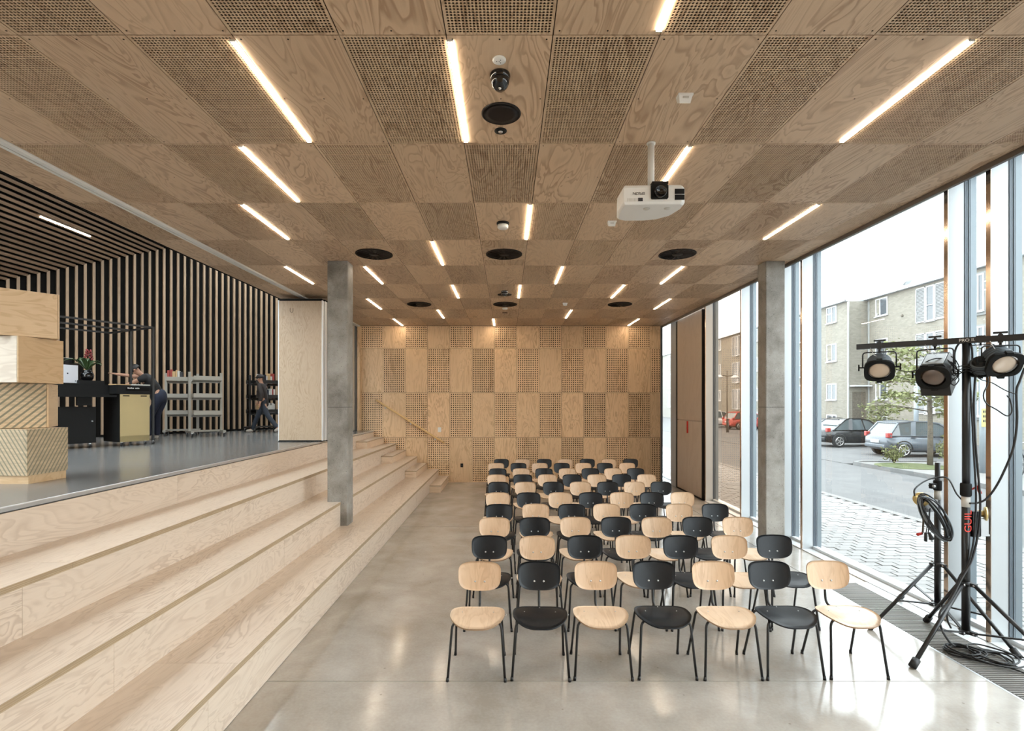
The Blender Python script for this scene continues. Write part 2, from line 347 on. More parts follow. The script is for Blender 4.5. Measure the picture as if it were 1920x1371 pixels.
ORD = ['first', 'second', 'third', 'fourth', 'fifth', 'sixth', 'seventh', 'eighth', 'ninth', 'tenth', 'eleventh', 'twelfth', 'thirteenth', 'fourteenth']
M['edge'] = plain('polished_fin_edge', (0.55, 0.43, 0.34), .16, 1)  # polished metal; the brown tint puts the reflected plywood room into its colour
M['finface'] = plain('fin_face', (0.46, 0.48, 0.49), .42, .35, .5)
M['cap'] = plain('blue_grey_cap', (0.16, 0.19, 0.21), .4, .4)

# ------------------------------------------------------------------ the room
CEIL, YB, YF = 4.2, -3.144, 13.7
STAGE = 1.39
EDGE = [-1.84, -2.42, -2.985, -3.58]; STEP = [0.3475, 0.695, 1.0425, 1.39]

# concrete floor in cast slabs
fl = struct(MB().box(-3.6, 4.6, YB, 15.7, -0.30, -0.012).build('floor', 'joint'), 'pale polished concrete floor of the lower hall')
joints = [YB, -0.96, 3.91, 8.78, 13.7]
for a, b in zip(joints[:-1], joints[1:]):
    MB().box(-1.86, 3.69, a + .004, b - .004, -0.012, 0).build('floor_slab', 'floor', fl)
MB().box(3.70, 4.28, 6.05, 13.7, -0.012, 0).build('floor_slab', 'floor', fl)
MB().box(3.70, 4.6, 13.71, 15.7, -0.012, 0).build('floor_slab', 'floor', fl)
MB().box(4.13, 4.28, YB, 6.05, -0.012, 0.004).build('floor_sill', 'alulight', fl)
MB().box(3.69, 3.712, YB, 6.05, -0.012, 0.001).build('grille_frame', 'alu', fl)

gr = thing('floor_grille', 'slatted metal floor convector grille along the foot of the glass wall', 'grille', (3.92, 0, 0.0))
gb = MB().box(-.205, .205, -.0065, .0065, -0.010, 0.003).mesh('grille_slat', 'grille')
MB().box(-.207, .207, YB, 6.05, -0.0119, -0.0105).build('trough', 'void', gr)
y = 2.6
while y < 6.04:
    obj('slat', gb, gr, (0, y, 0)); y += 0.0285

# ceiling of plain and perforated plywood sheets
ce = struct(MB().box(-4.52, 4.20, YB, YF + .2, CEIL + .016, CEIL + .10).build('ceiling', 'cavity'), 'plywood ceiling of plain and perforated sheets in a chequer pattern')
def perforated(w, l, nx, ny, r, th, square=False, name='perforated', mat='ply'):
    mb = MB(); ox, oy = -w / 2, -l / 2; mx = .012; px = (w - 2 * mx) / nx; py = (l - 2 * mx) / ny
    V = []; Fc = []
    ang = [PI / 4 * j for j in range(8)]
    rad = [r * (1.16 if (square and j % 2) else (.98 if square else 1.0)) for j in range(8)]
    out = [(.5, 0), (.5, .5), (0, .5), (-.5, .5), (-.5, 0), (-.5, -.5), (0, -.5), (.5, -.5)]
    for i in range(nx):
        for j in range(ny):
            cx = ox + mx + (i + .5) * px; cy = oy + mx + (j + .5) * py; o = len(V)
            for k in range(8): V.append((cx + out[k][0] * px, cy + out[k][1] * py, 0))
            for k in range(8): V.append((cx + math.cos(ang[k]) * rad[k], cy + math.sin(ang[k]) * rad[k], 0))
            for k in range(8): V.append((cx + math.cos(ang[k]) * rad[k], cy + math.sin(ang[k]) * rad[k], th))
            for k in range(8):
                k2 = (k + 1) % 8
                Fc.append((o + k2, o + k, o + 8 + k, o + 8 + k2)); Fc.append((o + 8 + k2, o + 8 + k, o + 16 + k, o + 16 + k2))
    mb.add(V, Fc)
    x0, x1, y0, y1 = -w / 2, w / 2, -l / 2, l / 2
    for a, b, c, d in ((x0, x1, y0, y0 + mx), (x0, x1, y1 - mx, y1), (x0, x0 + mx, y0 + mx, y1 - mx), (x1 - mx, x1, y0 + mx, y1 - mx)):
        mb.box(a, b, c, d, 0, th)
    return mb.mesh(name, mat)
def plain_sheet(w, l, th, name='plain', mat='ply'):
    mb = MB().box(-w / 2, w / 2, -l / 2, l / 2, 0, th)
    if w > .5:
        for sx in (-1, 0, 1):
            for sy in (-1, 0, 1):
                if l > 1 or sy: mb.lathe([(.0055, -.0006), (.0055, .001)], (sx * (w / 2 - .03), sy * (l / 2 - .03), 0), n=6, mi=1, smooth=False)
    return mb.mesh(name, [mat, 'void'])
G = .006
me_pl = plain_sheet(.6 - G, 1.2 - G, .015); me_pf = perforated(.6 - G, 1.2 - G, 29, 58, .0076, .004)
wR = 4.14 - 3.857
me_pl2 = plain_sheet(wR - G, 1.2 - G, .015); me_pf2 = perforated(wR - G, 1.2 - G, 13, 58, .0076, .004)
me_pl3 = plain_sheet(.44 - G, 1.2 - G, .015); me_pf3 = perforated(.44 - G, 1.2 - G, 21, 58, .0076, .004)
for r in range(-5, 9):
    yc = 2.856 + 1.2 * r + .6
    for k in range(-7, 6):
        obj('ceiling_panel', me_pf if (k + 1 + r) % 2 else me_pl, ce, (.257 + .6 * k + .3, yc, CEIL))
    obj('ceiling_panel', me_pf2 if (7 + r) % 2 else me_pl2, ce, (3.857 + wR / 2, yc, CEIL))
    obj('ceiling_panel', me_pf3 if r % 2 == 0 else me_pl3, ce, (-4.28, yc, CEIL))
MB().box(4.14, 4.175, YB, 15.6, 4.155, 4.26).box(4.175, 4.20, YB, 15.6, 4.175, 4.26).build('edge_profile', 'edgeprofile', ce)
MB().box(-3.94, 4.14, 13.66, YF, 4.2, 4.23).build('edge_strip', 'cavity', ce)
MB().box(4.19, 4.75, YB, 15.8, 4.42, 4.9).build('facade_header', 'alulight', ce)
MB().box(-4.54, -4.50, YB, 17.4, CEIL, 6.5).build('fascia', 'void', ce)
tr = struct(MB().box(-4.0, -3.947, YB, YF, 4.178, 4.215).box(-4.06, -4.022, YB, YF, 4.184, 4.215).build('trim_1', 'white'), 'white ceiling track of the folding partition')
MB().box(-4.022, -4.0, YB, YF, 4.20, 4.216).build('track_slot', 'void', tr)

# far wall
wb = struct(MB().box(-4.06, 4.15, YF + .035, YF + .2, -0.02, 4.26).build('wall_back', 'cavity'), 'far wall clad in plain and perforated plywood sheets')
def upright(me):           # sheet lying in XY -> standing in XZ, face to -Y
    me = me.copy(); me.transform(Matrix.Rotation(-PI / 2, 4, 'X')); return me
wp = upright(plain_sheet(.6 - G, 1.2 - G, .015, 'wall_plain', 'plyz')); wpf = upright(perforated(.6 - G, 1.2 - G, 10, 20, .0145, .006, True, 'wall_perforated', 'plyz'))
wph = upright(plain_sheet(.6 - G, .6 - G, .015, 'wall_plain_half', 'plyz')); wpfh = upright(perforated(.6 - G, .6 - G, 10, 10, .0145, .006, True, 'wall_perforated_half', 'plyz'))
wn = upright(plain_sheet(wR - G, 1.2 - G, .015, 'wall_narrow', 'plyz')); wnf = upright(perforated(wR - G, 1.2 - G, 4, 20, .0145, .006, True, 'wall_narrow_perforated', 'plyz'))
wnh = upright(plain_sheet(wR - G, .6 - G, .015, 'wall_narrow_half', 'plyz'))
for row in range(4):
    for k in range(-7, 7):
        perf = (k + 7 + row) % 2 == 0
        last = k == 6
        if row == 0: me = (wnh if last else (wpfh if perf else wph)); z = CEIL - .3
        else: me = ((wnf if perf else wn) if last else (wpf if perf else wp)); z = CEIL - .6 - 1.2 * (row - 1) - .6
        x = 3.857 + wR / 2 if last else .257 + .6 * k + .3
        
        obj('wall_panel', me, wb, (x, YF, z))
MB().box(-1.9, 4.15, 13.685, YF + .03, 0, .012).build('base_strip', 'plyz', wb)
MB().box(-4.02, -3.945, 13.66, 13.73, STAGE, 4.2).build('edge_post', 'plyz', wb)
MB().box(4.12, 4.165, 13.64, 13.90, 0, 4.2).build('end_profile', 'gasket', wb)
MB().box(-4.10, -4.06, 13.7, 17.4, STAGE, 4.3).build('return_wall', 'void', wb)
MB().box(4.15, 4.19, 13.9, 15.7, 0, 4.4).build('return_face', 'alulight', wb)

# tiered plywood steps
st = struct(obj('tiered_steps', None), 'broad pale plywood seating steps rising to the stage')
seg_t = [YB, -1.3, 1.1, 3.5, 5.9, 8.3, 10.7, 13.69]; seg_r = [YB, -1.66, .74, 3.14, 5.54, 7.94, 10.34, 13.69]
for i in range(4):
    x = EDGE[i]; z = STEP[i]; zl = STEP[i - 1] if i else 0.0
    for a, b in zip(seg_r[:-1], seg_r[1:]):
        MB().box(x - .022, x - .004, a + .0012, b - .0012, zl + (.004 if i == 0 else 0), z - .042).build('riser', 'plystep_y', st)
    if i == 3: continue
    xb = EDGE[i + 1]
    for a, b in zip(seg_t[:-1], seg_t[1:]):
        mb = MB().box(xb - .004, x, a + .001, b - .001, z - .042, z); mb.m[3] = 1
        mb.build('tread', ['plystep_y', 'plyedge'], st)
MB().box(-3.58, -1.90, YB, 13.69, 0, .02).box(-3.58, -2.46, YB, 13.69, .02, .31).box(-3.58, -3.02, YB, 13.69, .31, .65).box(-3.62, -3.60, YB, 13.69, .6, 1.35).build('carcass', 'cavity', st)
for i in range(4):
    x = EDGE[i]; zl = STEP[i - 1] if i else 0.0
    MB().box(x, x + .262, 12.062, 13.688, zl, zl + .150).build('step_block', 'plystep_x', st)
    mb = MB().box(x, x + .268, 12.055, 13.688, zl + .152, zl + .1737); mb.m[3] = 1; mb.m[2] = 1
    mb.build('step_block_tread', ['plystep_y', 'plyedge'], st)

# stage
sf = struct(MB().box(-11.4, -3.60, YB, 17.4, 1.30, STAGE).build('stage_floor', 'stage'), 'grey polished floor of the raised stage hall')
tr2 = struct(MB().tube([(-3.592, YB, STAGE - .008), (-3.592, 13.69, STAGE - .008)], .013, 10).box(-3.605, -3.578, YB, 13.69, STAGE - .03, STAGE - .004).build('trim_2', 'alu'), 'bright metal nosing along the stage edge')

# slatted hall wall and its sloping slatted ceiling
SX = lambda n: -9.678 + .08431 * n
SY = lambda n: 9.86 + .12404 * n
SZ = lambda n: 4.545 + .07016 * min(n, 26)
wd = Vector((.08431, .12404, 0)).normalized(); wnv = Vector((wd.y, -wd.x, 0)); wang = math.atan2(wd.y, wd.x)
wl = struct(obj('wall_left', None), 'black hall wall behind upright pine slats')
a, b = Vector((SX(-18), SY(-18), 0)), Vector((SX(60), SY(60), 0)); back = -wnv * .09
mb = MB(); mb.add([(a.x, a.y, STAGE), (b.x, b.y, STAGE), (b.x, b.y, 6.6), (a.x, a.y, 6.6), *[(p + back) + Vector((0, 0, z)) for p, z in ((a, STAGE), (b, STAGE), (b, 6.6), (a, 6.6))]],
                 [(0, 1, 2, 3), (7, 6, 5, 4), (0, 4, 5, 1), (2, 6, 7, 3), (1, 5, 6, 2), (0, 3, 7, 4)])
mb.build('felt_backing', 'void', wl)
for n in range(-17, 44):
    zt = SZ(n) - .01
    obj('slat', MB().box(-.0235, .0235, -.050, -.004, 0, zt - STAGE - .05).mesh('slat', 'slat'), wl, (SX(n), SY(n), STAGE + .05), wang)
rf = struct(obj('ceiling_hall', None), 'sloping black hall ceiling behind pine slats')
x0, x1 = SX(-18), SX(26); z0, z1 = SZ(-18), SZ(26)
xm = -9.7; zm = 4.545 + (xm + 9.678) * .8322; YS = 6.4
MB().add([(x0, YS, z0), (x1, YS, z1), (x1, 17.4, z1), (x0, 17.4, z0), (-7.15, YB, z1), (-7.15, 17.4, z1), (-4.78, YB, z1), (-4.78, 17.4, z1), (-4.52, YB, z1), (-4.52, 17.4, z1), (x1, YB, z1), (x0, YB, z0), (xm, YB, zm), (xm, YS, zm)], [(0, 1, 2, 3), (10, 4, 5, 2), (6, 8, 9, 7), (11, 12, 13, 0)]).build('felt_backing', 'void', rf)
sk = struct(obj('window_11', None), 'long skylight above the stage hall')
MB().box(-7.15, -4.78, YB, 17.4, z1 + .05, z1 + .062).build('pane', 'glass', sk)
sp = MB(); sp.add([(xm, YB, zm + .05), (x1, YB, z1 + .05), (x1, YS, z1 + .05), (xm, YS, zm + .05)], [(0, 1, 2, 3)]); sp.build('pane', 'glass', sk)
for q in range(7): MB().bar((xm, YB + 1.55 * q, zm), (x1, YB + 1.55 * q, z1), .06, .10).build('glazing_bar', 'finface', sk)
for q in range(15): MB().box(-7.15, -4.78, YB + 1.4 * q, YB + 1.4 * q + .06, z1 - .08, z1 + .05).build('glazing_bar', 'finface', sk)
sl = math.atan2(.07016, .08431)
for n in range(-17, 26):
    L = SY(n) - YS - .05
    me = MB().box(-.0235, .0235, -L, -.03, -.046, -.004).mesh('slat', 'slaty')
    o = obj('slat', me, rf, (SX(n), SY(n), SZ(n))); o.rotation_euler = (0, -sl, 0)
struct(MB().box(x0 - .1, x0, YB, 9, STAGE, 4.0).build('wall_hall_end', 'void'), 'dark end wall of the stage hall')

# concrete columns
def column(name, x0, x1, y0, y1, zb, label):
    c = .012; poly = [(x0 + c, y0), (x1 - c, y0), (x1, y0 + c), (x1, y1 - c), (x1 - c, y1), (x0 + c, y1), (x0, y1 - c), (x0, y0 + c)]
    o = struct(obj(name, None), label)
    zj = 2.07
    for za, zc in ((zb, zj - .003), (zj + .003, CEIL - .001)):
        MB().prism(poly, za, zc).build('column_lift', 'concrete', o)
    MB().prism([(x * .99 + .01 * (x0 + x1) / 2, y * .99 + .01 * (y0 + y1) / 2) for x, y in poly], zj - .003, zj + .003).build('pour_joint', 'joint', o)
column('concrete_column', -2.615, -2.318, 7.40, 7.66, STEP[0] + .001, 'square concrete column standing on the plywood steps')
column('concrete_column', 3.765, 4.05, 7.42, 7.66, 0.001, 'square concrete column beside the glass wall')

# glass facade on the street side
GX = 4.47
def fin(y, parent, deep=.155, thick=.042):
    MB().box(GX - .02 - deep, GX - .02, y, y + thick, .004, 4.42).build('fin', 'finface', parent)
    MB().box(GX - .026 - deep, GX - .02 - deep, y - .002, y + thick + .002, .004, 4.42).build('fin_edge', 'edge', parent)
    g = MB()
    for i in range(3): g.box(GX - .018 + i * .019, GX - .005 + i * .019, y - .006 + .004 * (i % 2), y + thick, .004, 4.42)
    g.build('gasket', 'gasket', parent)
    MB().box(GX + .04, GX + .10, y - .002, y + thick + .01, -.03, 4.42).build('fin_cap', 'cap', parent)
def pane(y0, y1, parent, mat='glass'):
    MB().box(GX - .006, GX + .006, y0, y1, .05, 4.40).build('pane', mat, parent)
    MB().box(GX - .19, GX + .06, y0, y1, -.012, .012).box(GX - .03, GX + .04, y0, y1, .012, .05).build('sill', 'alulight', parent)
    MB().box(GX - .03, GX + .04, y0, y1, 4.36, 4.42).build('head', 'gasket', parent)
fins = [YB, -0.35, 2.05, 4.52, 4.96, 7.41, 7.97, 9.34, 11.02]
names = ['near bay of the glass wall behind the viewer', 'glass bay level with the viewer', 'glass bay beside the lighting stands', 'narrow glass bay between two metal fins by the lighting stands',
         'wide glass bay showing the parked cars', 'narrow glass bay beside the concrete column', 'glass bay behind the concrete column', 'bronze tinted glass bay next to the wooden hatch']
for i in range(8):
    w = struct(obj('window_%d' % (i + 1), None), names[i])
    pane(fins[i] + .03, fins[i + 1] + .01, w, 'bronze' if i == 7 else 'glass')
    fin(fins[i + 1], w)
w = struct(obj('window_9', None), 'last glass bay beside the far plywood wall')
pane(12.86, 15.6, w)
MB().box(4.26, 4.44, 12.86, 13.27, .004, 4.42).build('fin', 'finface', w)
MB().box(4.44, 4.53, 12.9, 13.6, .004, 4.42).build('gasket', 'gasket', w)
MB().box(4.20, 4.6, 15.6, 15.7, 0, 4.42).build('end_frame', 'alulight', w)
d = struct(obj('door_1', None), 'brown veneered ventilation hatch in the glass wall')
MB().box(4.275, 4.31, 11.16, 12.80, .03, 1.716).build('hatch_leaf', 'brown', d)
MB().box(4.275, 4.31, 11.16, 12.80, 1.724, 4.18).build('hatch_leaf', 'brown', d)
MB().box(4.31, 4.50, 11.06, 12.86, -.01, 4.42).build('hatch_core', 'brown', d)
MB().box(4.26, 4.32, 11.12, 11.16, .0, 4.18).box(4.26, 4.32, 12.80, 12.84, 0, 4.18).box(4.26, 4.32, 11.12, 12.84, 0, .03).build('hatch_frame', 'darkbrown', d)
MB().box(4.245, 4.275, 12.03, 12.06, 1.42, 1.70).build('pull_tag', 'red', d)
# rear glazing behind the viewer
rw = struct(obj('window_10', None), 'end wall behind the viewer, glazed on the stage side')
for z0_, xa, xb in ((STAGE, -11.2, -6.2),):
    MB().box(xa, xb, YB - .03, YB - .018, z0_, 4.2).build('pane', 'glass', rw)
    x = xa
    while x < xb:
        MB().box(x, x + .05, YB - .12, YB, z0_, 4.3).build('mullion', 'finface', rw); x += 1.25
MB().box(-11.4, 4.6, YB - .12, YB, 4.2, 4.9).box(-6.2, 4.6, YB - .12, YB, 0, 4.2).box(-11.4, -3.6, YB - .12, YB, 0, STAGE).build('spandrel', 'plyz', rw)

# linear ceiling lights
LEDS = [(0, -1.543), (0, -.307), (-1, .857), (0, 2.657), (1, -2.125), (1, 1.485), (2, -2.743), (2, .257), (2, 3.257), (3, -.943), (4, -3.343), (4, -2.143), (4, .857), (4, 2.68),
        (5, -.943), (5, .245), (5, 2.07), (6, -2.76), (6, 3.257), (7, -1.53), (7, 1.447), (8, -2.78), (8, -.323), (8, 3.257),
        (-2, -2.143), (-2, 2.657), (-3, -.343), (-3, 1.457), (-4, -1.543), (-4, 2.057)]
led_me = MB().box(-.0145, .0145, -.56, .56, -.004, .004).mesh('led_diffuser', 'led')
cap_me = MB().box(-.017, .017, -.566, -.560, -.005, .004).box(-.017, .017, .560, .566, -.005, .004).mesh('led_end_caps', 'alulight')
ROWN = {-1: 'nearest row', 0: 'row of the near dome camera', 1: 'row of the projector pole', 2: 'row behind the projector', 3: 'row of the large diffusers',
        4: 'row past the concrete columns', 5: 'row of the far dome camera', 6: 'row of the small diffusers', 7: 'row before the last', 8: 'last row by the far wall'}
rows = {}
for r, x in LEDS: rows.setdefault(r, []).append(x)
for r, x in LEDS:
    xs = sorted(rows[r]); i = xs.index(x)
    pos = '' if len(xs) == 1 else ' %s from the stage' % ORD[i]
    lab = 'glowing LED strip%s, ceiling %s' % (pos, ROWN.get(r, '%s row behind the viewer' % ORD[-r - 2]))
    t = thing('ceiling_light', lab, 'ceiling light', (x - .018, 2.856 + 1.2 * r + .6, CEIL - .0045), 0, 'LED strips in the plywood ceiling')
    obj('diffuser', led_me, t); obj('end_caps', cap_me, t)
t = thing('ceiling_light', 'glowing warm LED strip between the slats of the sloping hall ceiling', 'ceiling light', (SX(14.5), 9.77, SZ(14.5) - .055), 0)
o = obj('diffuser', led_me, t); obj('end_caps', cap_me, t); t.rotation_euler = (0, -sl, 0)
# folding partition parked on the stage edge
fp = thing('folding_partition', 'parked stack of oak veneered folding partition leaves beside the column', 'partition', (0, 0, STAGE))
for i in range(4):
    ya = 9.72 + i * .098; xl = -4.36 + .012 * i; xr = -3.535 + .018 * i
    lf = MB().box(xl, xr, ya, ya + .085, .03, 2.69).build('leaf', 'leaf', fp)
    MB().box(xr - .004, xr + .010, ya - .003, ya + .088, .02, 2.70).box(xl - .010, xl + .004, ya - .003, ya + .088, .02, 2.70).build('edge_profile', 'alulight', lf)
    MB().box(xl, xr, ya, ya + .085, .0, .03).box(xl, xr, ya + .01, ya + .075, 2.69, 2.735).build('seal', 'blackmatte', lf)
    if i == 0: MB().box(xl + .01, xr - .01, ya - .003, ya, 2.40, 2.68).build('head_board', 'leaf', lf); MB().tube([(xl + .22, ya - .005, 2.55), (xl + .22, ya - .005, 2.49), (xl + .235, ya - .005, 2.47), (xl + .26, ya - .005, 2.47), (xl + .275, ya - .005, 2.49), (xl + .275, ya - .005, 2.55)], .004, 6).build('pull_recess', 'darkbrown', lf)
fp2 = thing('folding_partition', 'grey edged folding partition leaf at the far wall by the top step', 'partition', (0, 0, STAGE))
for i in range(3):
    MB().box(-4.055 + .0 * i, -4.0, 13.0 + i * .2, 13.15 + i * .2, .02, 2.76).build('leaf', ['gasket', 'alu', 'gasket'][i], fp2)

# ------------------------------------------------------------------ chairs
def shell(outline, zf, th, n_rings=7, axis='seat'):
    """thin plywood shell: rings scaled from the centre to an outline, height from zf, with thickness"""
    k = len(outline); top = []; mbv = []
    cx = sum(p[0] for p in outline) / k; cy = sum(p[1] for p in outline) / k
    rings = [[(cx, cy)] * k] + [[(cx + (x - cx) * t, cy + (y - cy) * t) for x, y in outline] for t in [(i + 1) / n_rings for i in range(n_rings)]]
    return rings, cx, cy
def superell(a, b, n, e, f=None):
    out = []
    for i in range(n):
        t = 2 * PI * i / n; c, s = math.cos(t), math.sin(t)
        x = a * math.copysign(abs(c) ** (2 / e), c); y = b * math.copysign(abs(s) ** (2 / e), s)
        out.append(f(x, y) if f else (x, y))
    return out
def shell_mesh(name, outline, surf, nrm, th, mat, edge=None):
    """surf(p,q)->3D point; nrm: thickness direction"""
    R = 7; k = len(outline); mb = MB(); vs = []; nrm = Vector(nrm)
    for side in (0, 1):
        vs.append(Vector(surf(0, 0)) + nrm * th * side)
        for i in range(1, R + 1):
            for p, q in outline: vs.append(Vector(surf(p * i / R, q * i / R)) + nrm * th * side)
    off = 1 + R * k; fs = []; fe = []
    for side in (0, 1):
        o = side * off
        for j in range(k):
            a, b = o + 1 + j, o + 1 + (j + 1) % k
            fs.append((o, a, b) if side else (o, b, a))
        for i in range(R - 1):
            for j in range(k):
                a = o + 1 + i * k + j; b = o + 1 + i * k + (j + 1) % k; c = b + k; d = a + k
                fs.append((a, d, c, b) if side else (a, b, c, d))
    o = 1 + (R - 1) * k
    for j in range(k):
        a, b = o + j, o + (j + 1) % k; fe.append((a, a + off, b + off, b))
    mb.add(vs, fs, 0, True); n0 = len(mb.f)
    mb.f += [list(f) for f in fe]; mb.m += [1 if edge else 0] * len(fe); mb.sm += [False] * len(fe)
    return mb.mesh(name, [mat] + ([edge] if edge else []))

def seat_surf(x, y):
    yy = y - .068
    z = .443 + .10 * x * x * 1.2 - .006 * math.cos(x * 14) * math.exp(-((yy + .05) / .12) ** 2)
    if yy < -.12: z -= 1.6 * (yy + .12) ** 2
    z -= .55 * max(0, -.0 - yy - .10) ** 2 * abs(x) / .2 * .6
    if yy > .06: z += .5 * (yy - .06) ** 2
    return (x, yy, z)
def seat_out(x, y):
    return (x * (1.0 - .04 * max(0, y / .19) ** 2), y)
S_OUT = [p for p in superell(.216, .166, 44, 3.4, seat_out)]
S_F = superell(.216, .166, 44, 2.25)
S_OUT = [(a if a[1] > 0 else (b[0] * .6 + a[0] * .4, b[1] - .022 * (1 - (b[0] / .216) ** 2))) for a, b in zip(S_OUT, S_F)]
def back_surf(x, z):
    tilt = .055 * (z / .117)
    return (x, .222 - 1.15 * x * x + tilt * .38, .668 + z)
def back_out(x, z):
    w = 1.0 + .02 * (z / .117)
    return (x * w, z + (.010 if z < 0 else -.004) * (x / .178) ** 2)
B_T = superell(.178, .117, 44, 5.0, back_out); B_B = superell(.178, .117, 44, 3.1, back_out)
B_OUT = [a if a[1] > 0 else b for a, b in zip(B_T, B_B)]
seat_me = {'nat': shell_mesh('seat_natural', S_OUT, seat_surf, (0, 0, 1), .011, 'seatnat', 'chairedge'), 'dark': shell_mesh('seat_dark', S_OUT, seat_surf, (0, 0, 1), .011, 'chairdark')}
back_me = {'nat': shell_mesh('back_natural', B_OUT, back_surf, (0, -1, 0), .010, 'chairnat', 'chairedge'), 'dark': shell_mesh('back_dark', B_OUT, back_surf, (0, -1, 0), .010, 'chairdark')}
def bend(pts, r, k=4):
    pts = [Vector(p) for p in pts]; out = [pts[0]]
    for i in range(1, len(pts) - 1):
        a = (pts[i - 1] - pts[i]); b = (pts[i + 1] - pts[i]); rr = min(r, a.length * .45, b.length * .45)
        p0 = pts[i] + a.normalized() * rr; p2 = pts[i] + b.normalized() * rr
        for j in range(k + 1):
            t = j / k; out.append(p0 * (1 - t) ** 2 + pts[i] * 2 * t * (1 - t) + p2 * t * t)
    return out + [pts[-1]]
def leg_mesh(sx, front):
    if front: pts = [(sx * .10, -.10, .430), (sx * .190, -.150, .425), (sx * .220, -.205, .012)]
    else: pts = [(sx * .10, .055, .430), (sx * .183, .085, .425), (sx * .206, .205, .012)]
    mb = MB().tube(bend(pts, .045), .0098, 8)
    mb.tube([(pts[-1][0], pts[-1][1], .03), (pts[-1][0] + sx * .002, pts[-1][1], .0005)], [.0115, .0125], 8)
    return mb.mesh('chair_leg', 'blackmetal')
leg_me = [leg_mesh(-1, True), leg_mesh(1, True), leg_mesh(-1, False), leg_mesh(1, False)]
post_me = MB().tube(bend([(0, -.10, .426), (0, .215, .424), (0, .238, .700)], .06, 6), .0105, 8).mesh('back_post', 'blackmetal')
frame_me = MB().bar((-.10, -.10, .428), (.10, -.10, .428), .016, .010).bar((-.10, .055, .428), (.10, .055, .428), .016, .010).mesh('under_frame', 'blackmetal')
mb = MB()
for x, y in ((-.125, -.02), (.125, -.02), (0, .075)):
    p = seat_surf(x, y + .068); mb.lathe([(.0052, .0108), (.0045, .0135)], p, n=8)
sbolt_me = mb.mesh('seat_screws', 'steel')
mb = MB()
for x in (-.040, .040):
    p = back_surf(x, -.045); mb.lathe([(.0085, .009), (.0075, .0135)], p, (0, -1, .18), n=8)
bbolt_me = mb.mesh('back_bolts', 'steel')
mb = MB()
for dz in (0, .018):
    mb.tube([(.190, -.035 + dz, .434), (.215, -.03 + dz, .438), (.226, -.03 + dz, .438), (.229, -.02 + dz * .2, .436)], .0034, 6)
link_me = mb.mesh('row_link', 'steel')

ROWS = [(4.26, -.2275, 2.69), (5.10, -.171, 2.686), (5.92, -.15, 2.68), (6.70, -.11, 2.736), (7.57, -.135, 2.61), (8.58, -.144, 2.60), (9.47, -.184, 2.60), (10.35, -.1875, 2.62), (11.27, -.236, 2.65), (12.07, -.15, 2.92)]
ROWTXT = ['front row', 'second row', 'third row', 'fourth row', 'fifth row', 'sixth row', 'seventh row', 'eighth row', 'ninth row', 'last row by the far wall']
rnd = random.Random(3)
for r, (yb, xa, xb) in enumerate(ROWS):
    for i in range(7):
        nat = (r + i) % 2 == 0
        x = (xa + (xb - xa) * i / 6) * 1.0112 + rnd.uniform(-.008, .008); y = yb * 1.0112 - .19 + rnd.uniform(-.012, .012) + (i - 3) * .004
        lab = '%s chair, %s from the steps in the %s' % ('pale beech plywood' if nat else 'black-stained plywood', ORD[i], ROWTXT[r])
        if i == 6: lab = '%s chair nearest the windows in the %s' % ('pale beech plywood' if nat else 'black-stained plywood', ROWTXT[r])
        t = thing('stacking_chair', lab, 'chair', (x, y, 0), rnd.uniform(-.03, .03) - .006, 'rows of plywood chairs with black tubular legs')
        k = 'nat' if nat else 'dark'
        obj('seat', seat_me[k], t); obj('backrest', back_me[k], t); obj('back_post', post_me, t); obj('under_frame', frame_me, t)
        for m_ in leg_me: obj('leg', m_, t)
        if r < 6: obj('seat_screws', sbolt_me, t); obj('back_bolts', bbolt_me, t)
        if r < 5 and i < 6: obj('row_link', link_me, t)

# ------------------------------------------------------------------ things on the ceiling
def hang(name, label, cat, x, y, group=None): return thing(name, label, cat, (x, y, CEIL), 0, group)
t = hang('motion_sensor', 'round white sensor disc in the ceiling in front of the near dome camera', 'sensor', -.048, 3.06)
MB().lathe([(.041, 0), (.041, -.006), (.034, -.011), (.0, -.012)], n=24).build('disc', 'white', t)
mb = MB()
for dx, dy in ((-.015, 0), (.008, .012), (.008, -.012), (0, 0)): mb.lathe([(.003, -.0112), (.003, -.0128)], (dx, dy, 0), n=6)
mb.build('sensor_eyes', 'print', t)
def dome(x, y, lab):
    t = hang('dome_camera', lab, 'camera', x, y, 'black dome cameras on the ceiling')
    MB().lathe([(.063, 0), (.065, -.012), (.060, -.030), (.055, -.036)], n=28).build('base', M['dome'], t)
    MB().lathe([(.060, -.034), (.056, -.056), (.046, -.078), (.030, -.094), (.0001, -.100)], n=28).build('dome', M['dome'], t)
    MB().tube([(0, -.02, -.095), (0, -.026, -.106)], .008, 10).build('lens', 'chrome', t)
M['dome'] = plain('smoked_dome', (0.008, 0.008, 0.009), .08, 0, .6)
dome(-.045, 3.20, 'black dome camera above the near ceiling loudspeaker')
dome(-.05, 9.42, 'small looking far black dome camera near the far diffusers')
def speaker(x, y, r, lab):
    t = hang('ceiling_speaker', lab, 'loudspeaker', x, y, 'round black ceiling loudspeakers')
    MB().lathe([(r, 0), (r, -.006), (r * .94, -.010), (r * .9, -.008)], n=40).build('rim', 'darkbrown', t)
    MB().lathe([(r * .905, -.0085), (r * .6, -.011), (.0001, -.012)], n=40).build('grille', 'darkbrown', t)
speaker(-.043, 3.63, .14, 'large round dark loudspeaker flush in the near ceiling')
speaker(-.05, 9.72, .135, 'dark loudspeaker disc right behind the far dome camera')
t = hang('spot_detector', 'small black ring with grey centre behind the near loudspeaker', 'detector', -.05, 3.86)
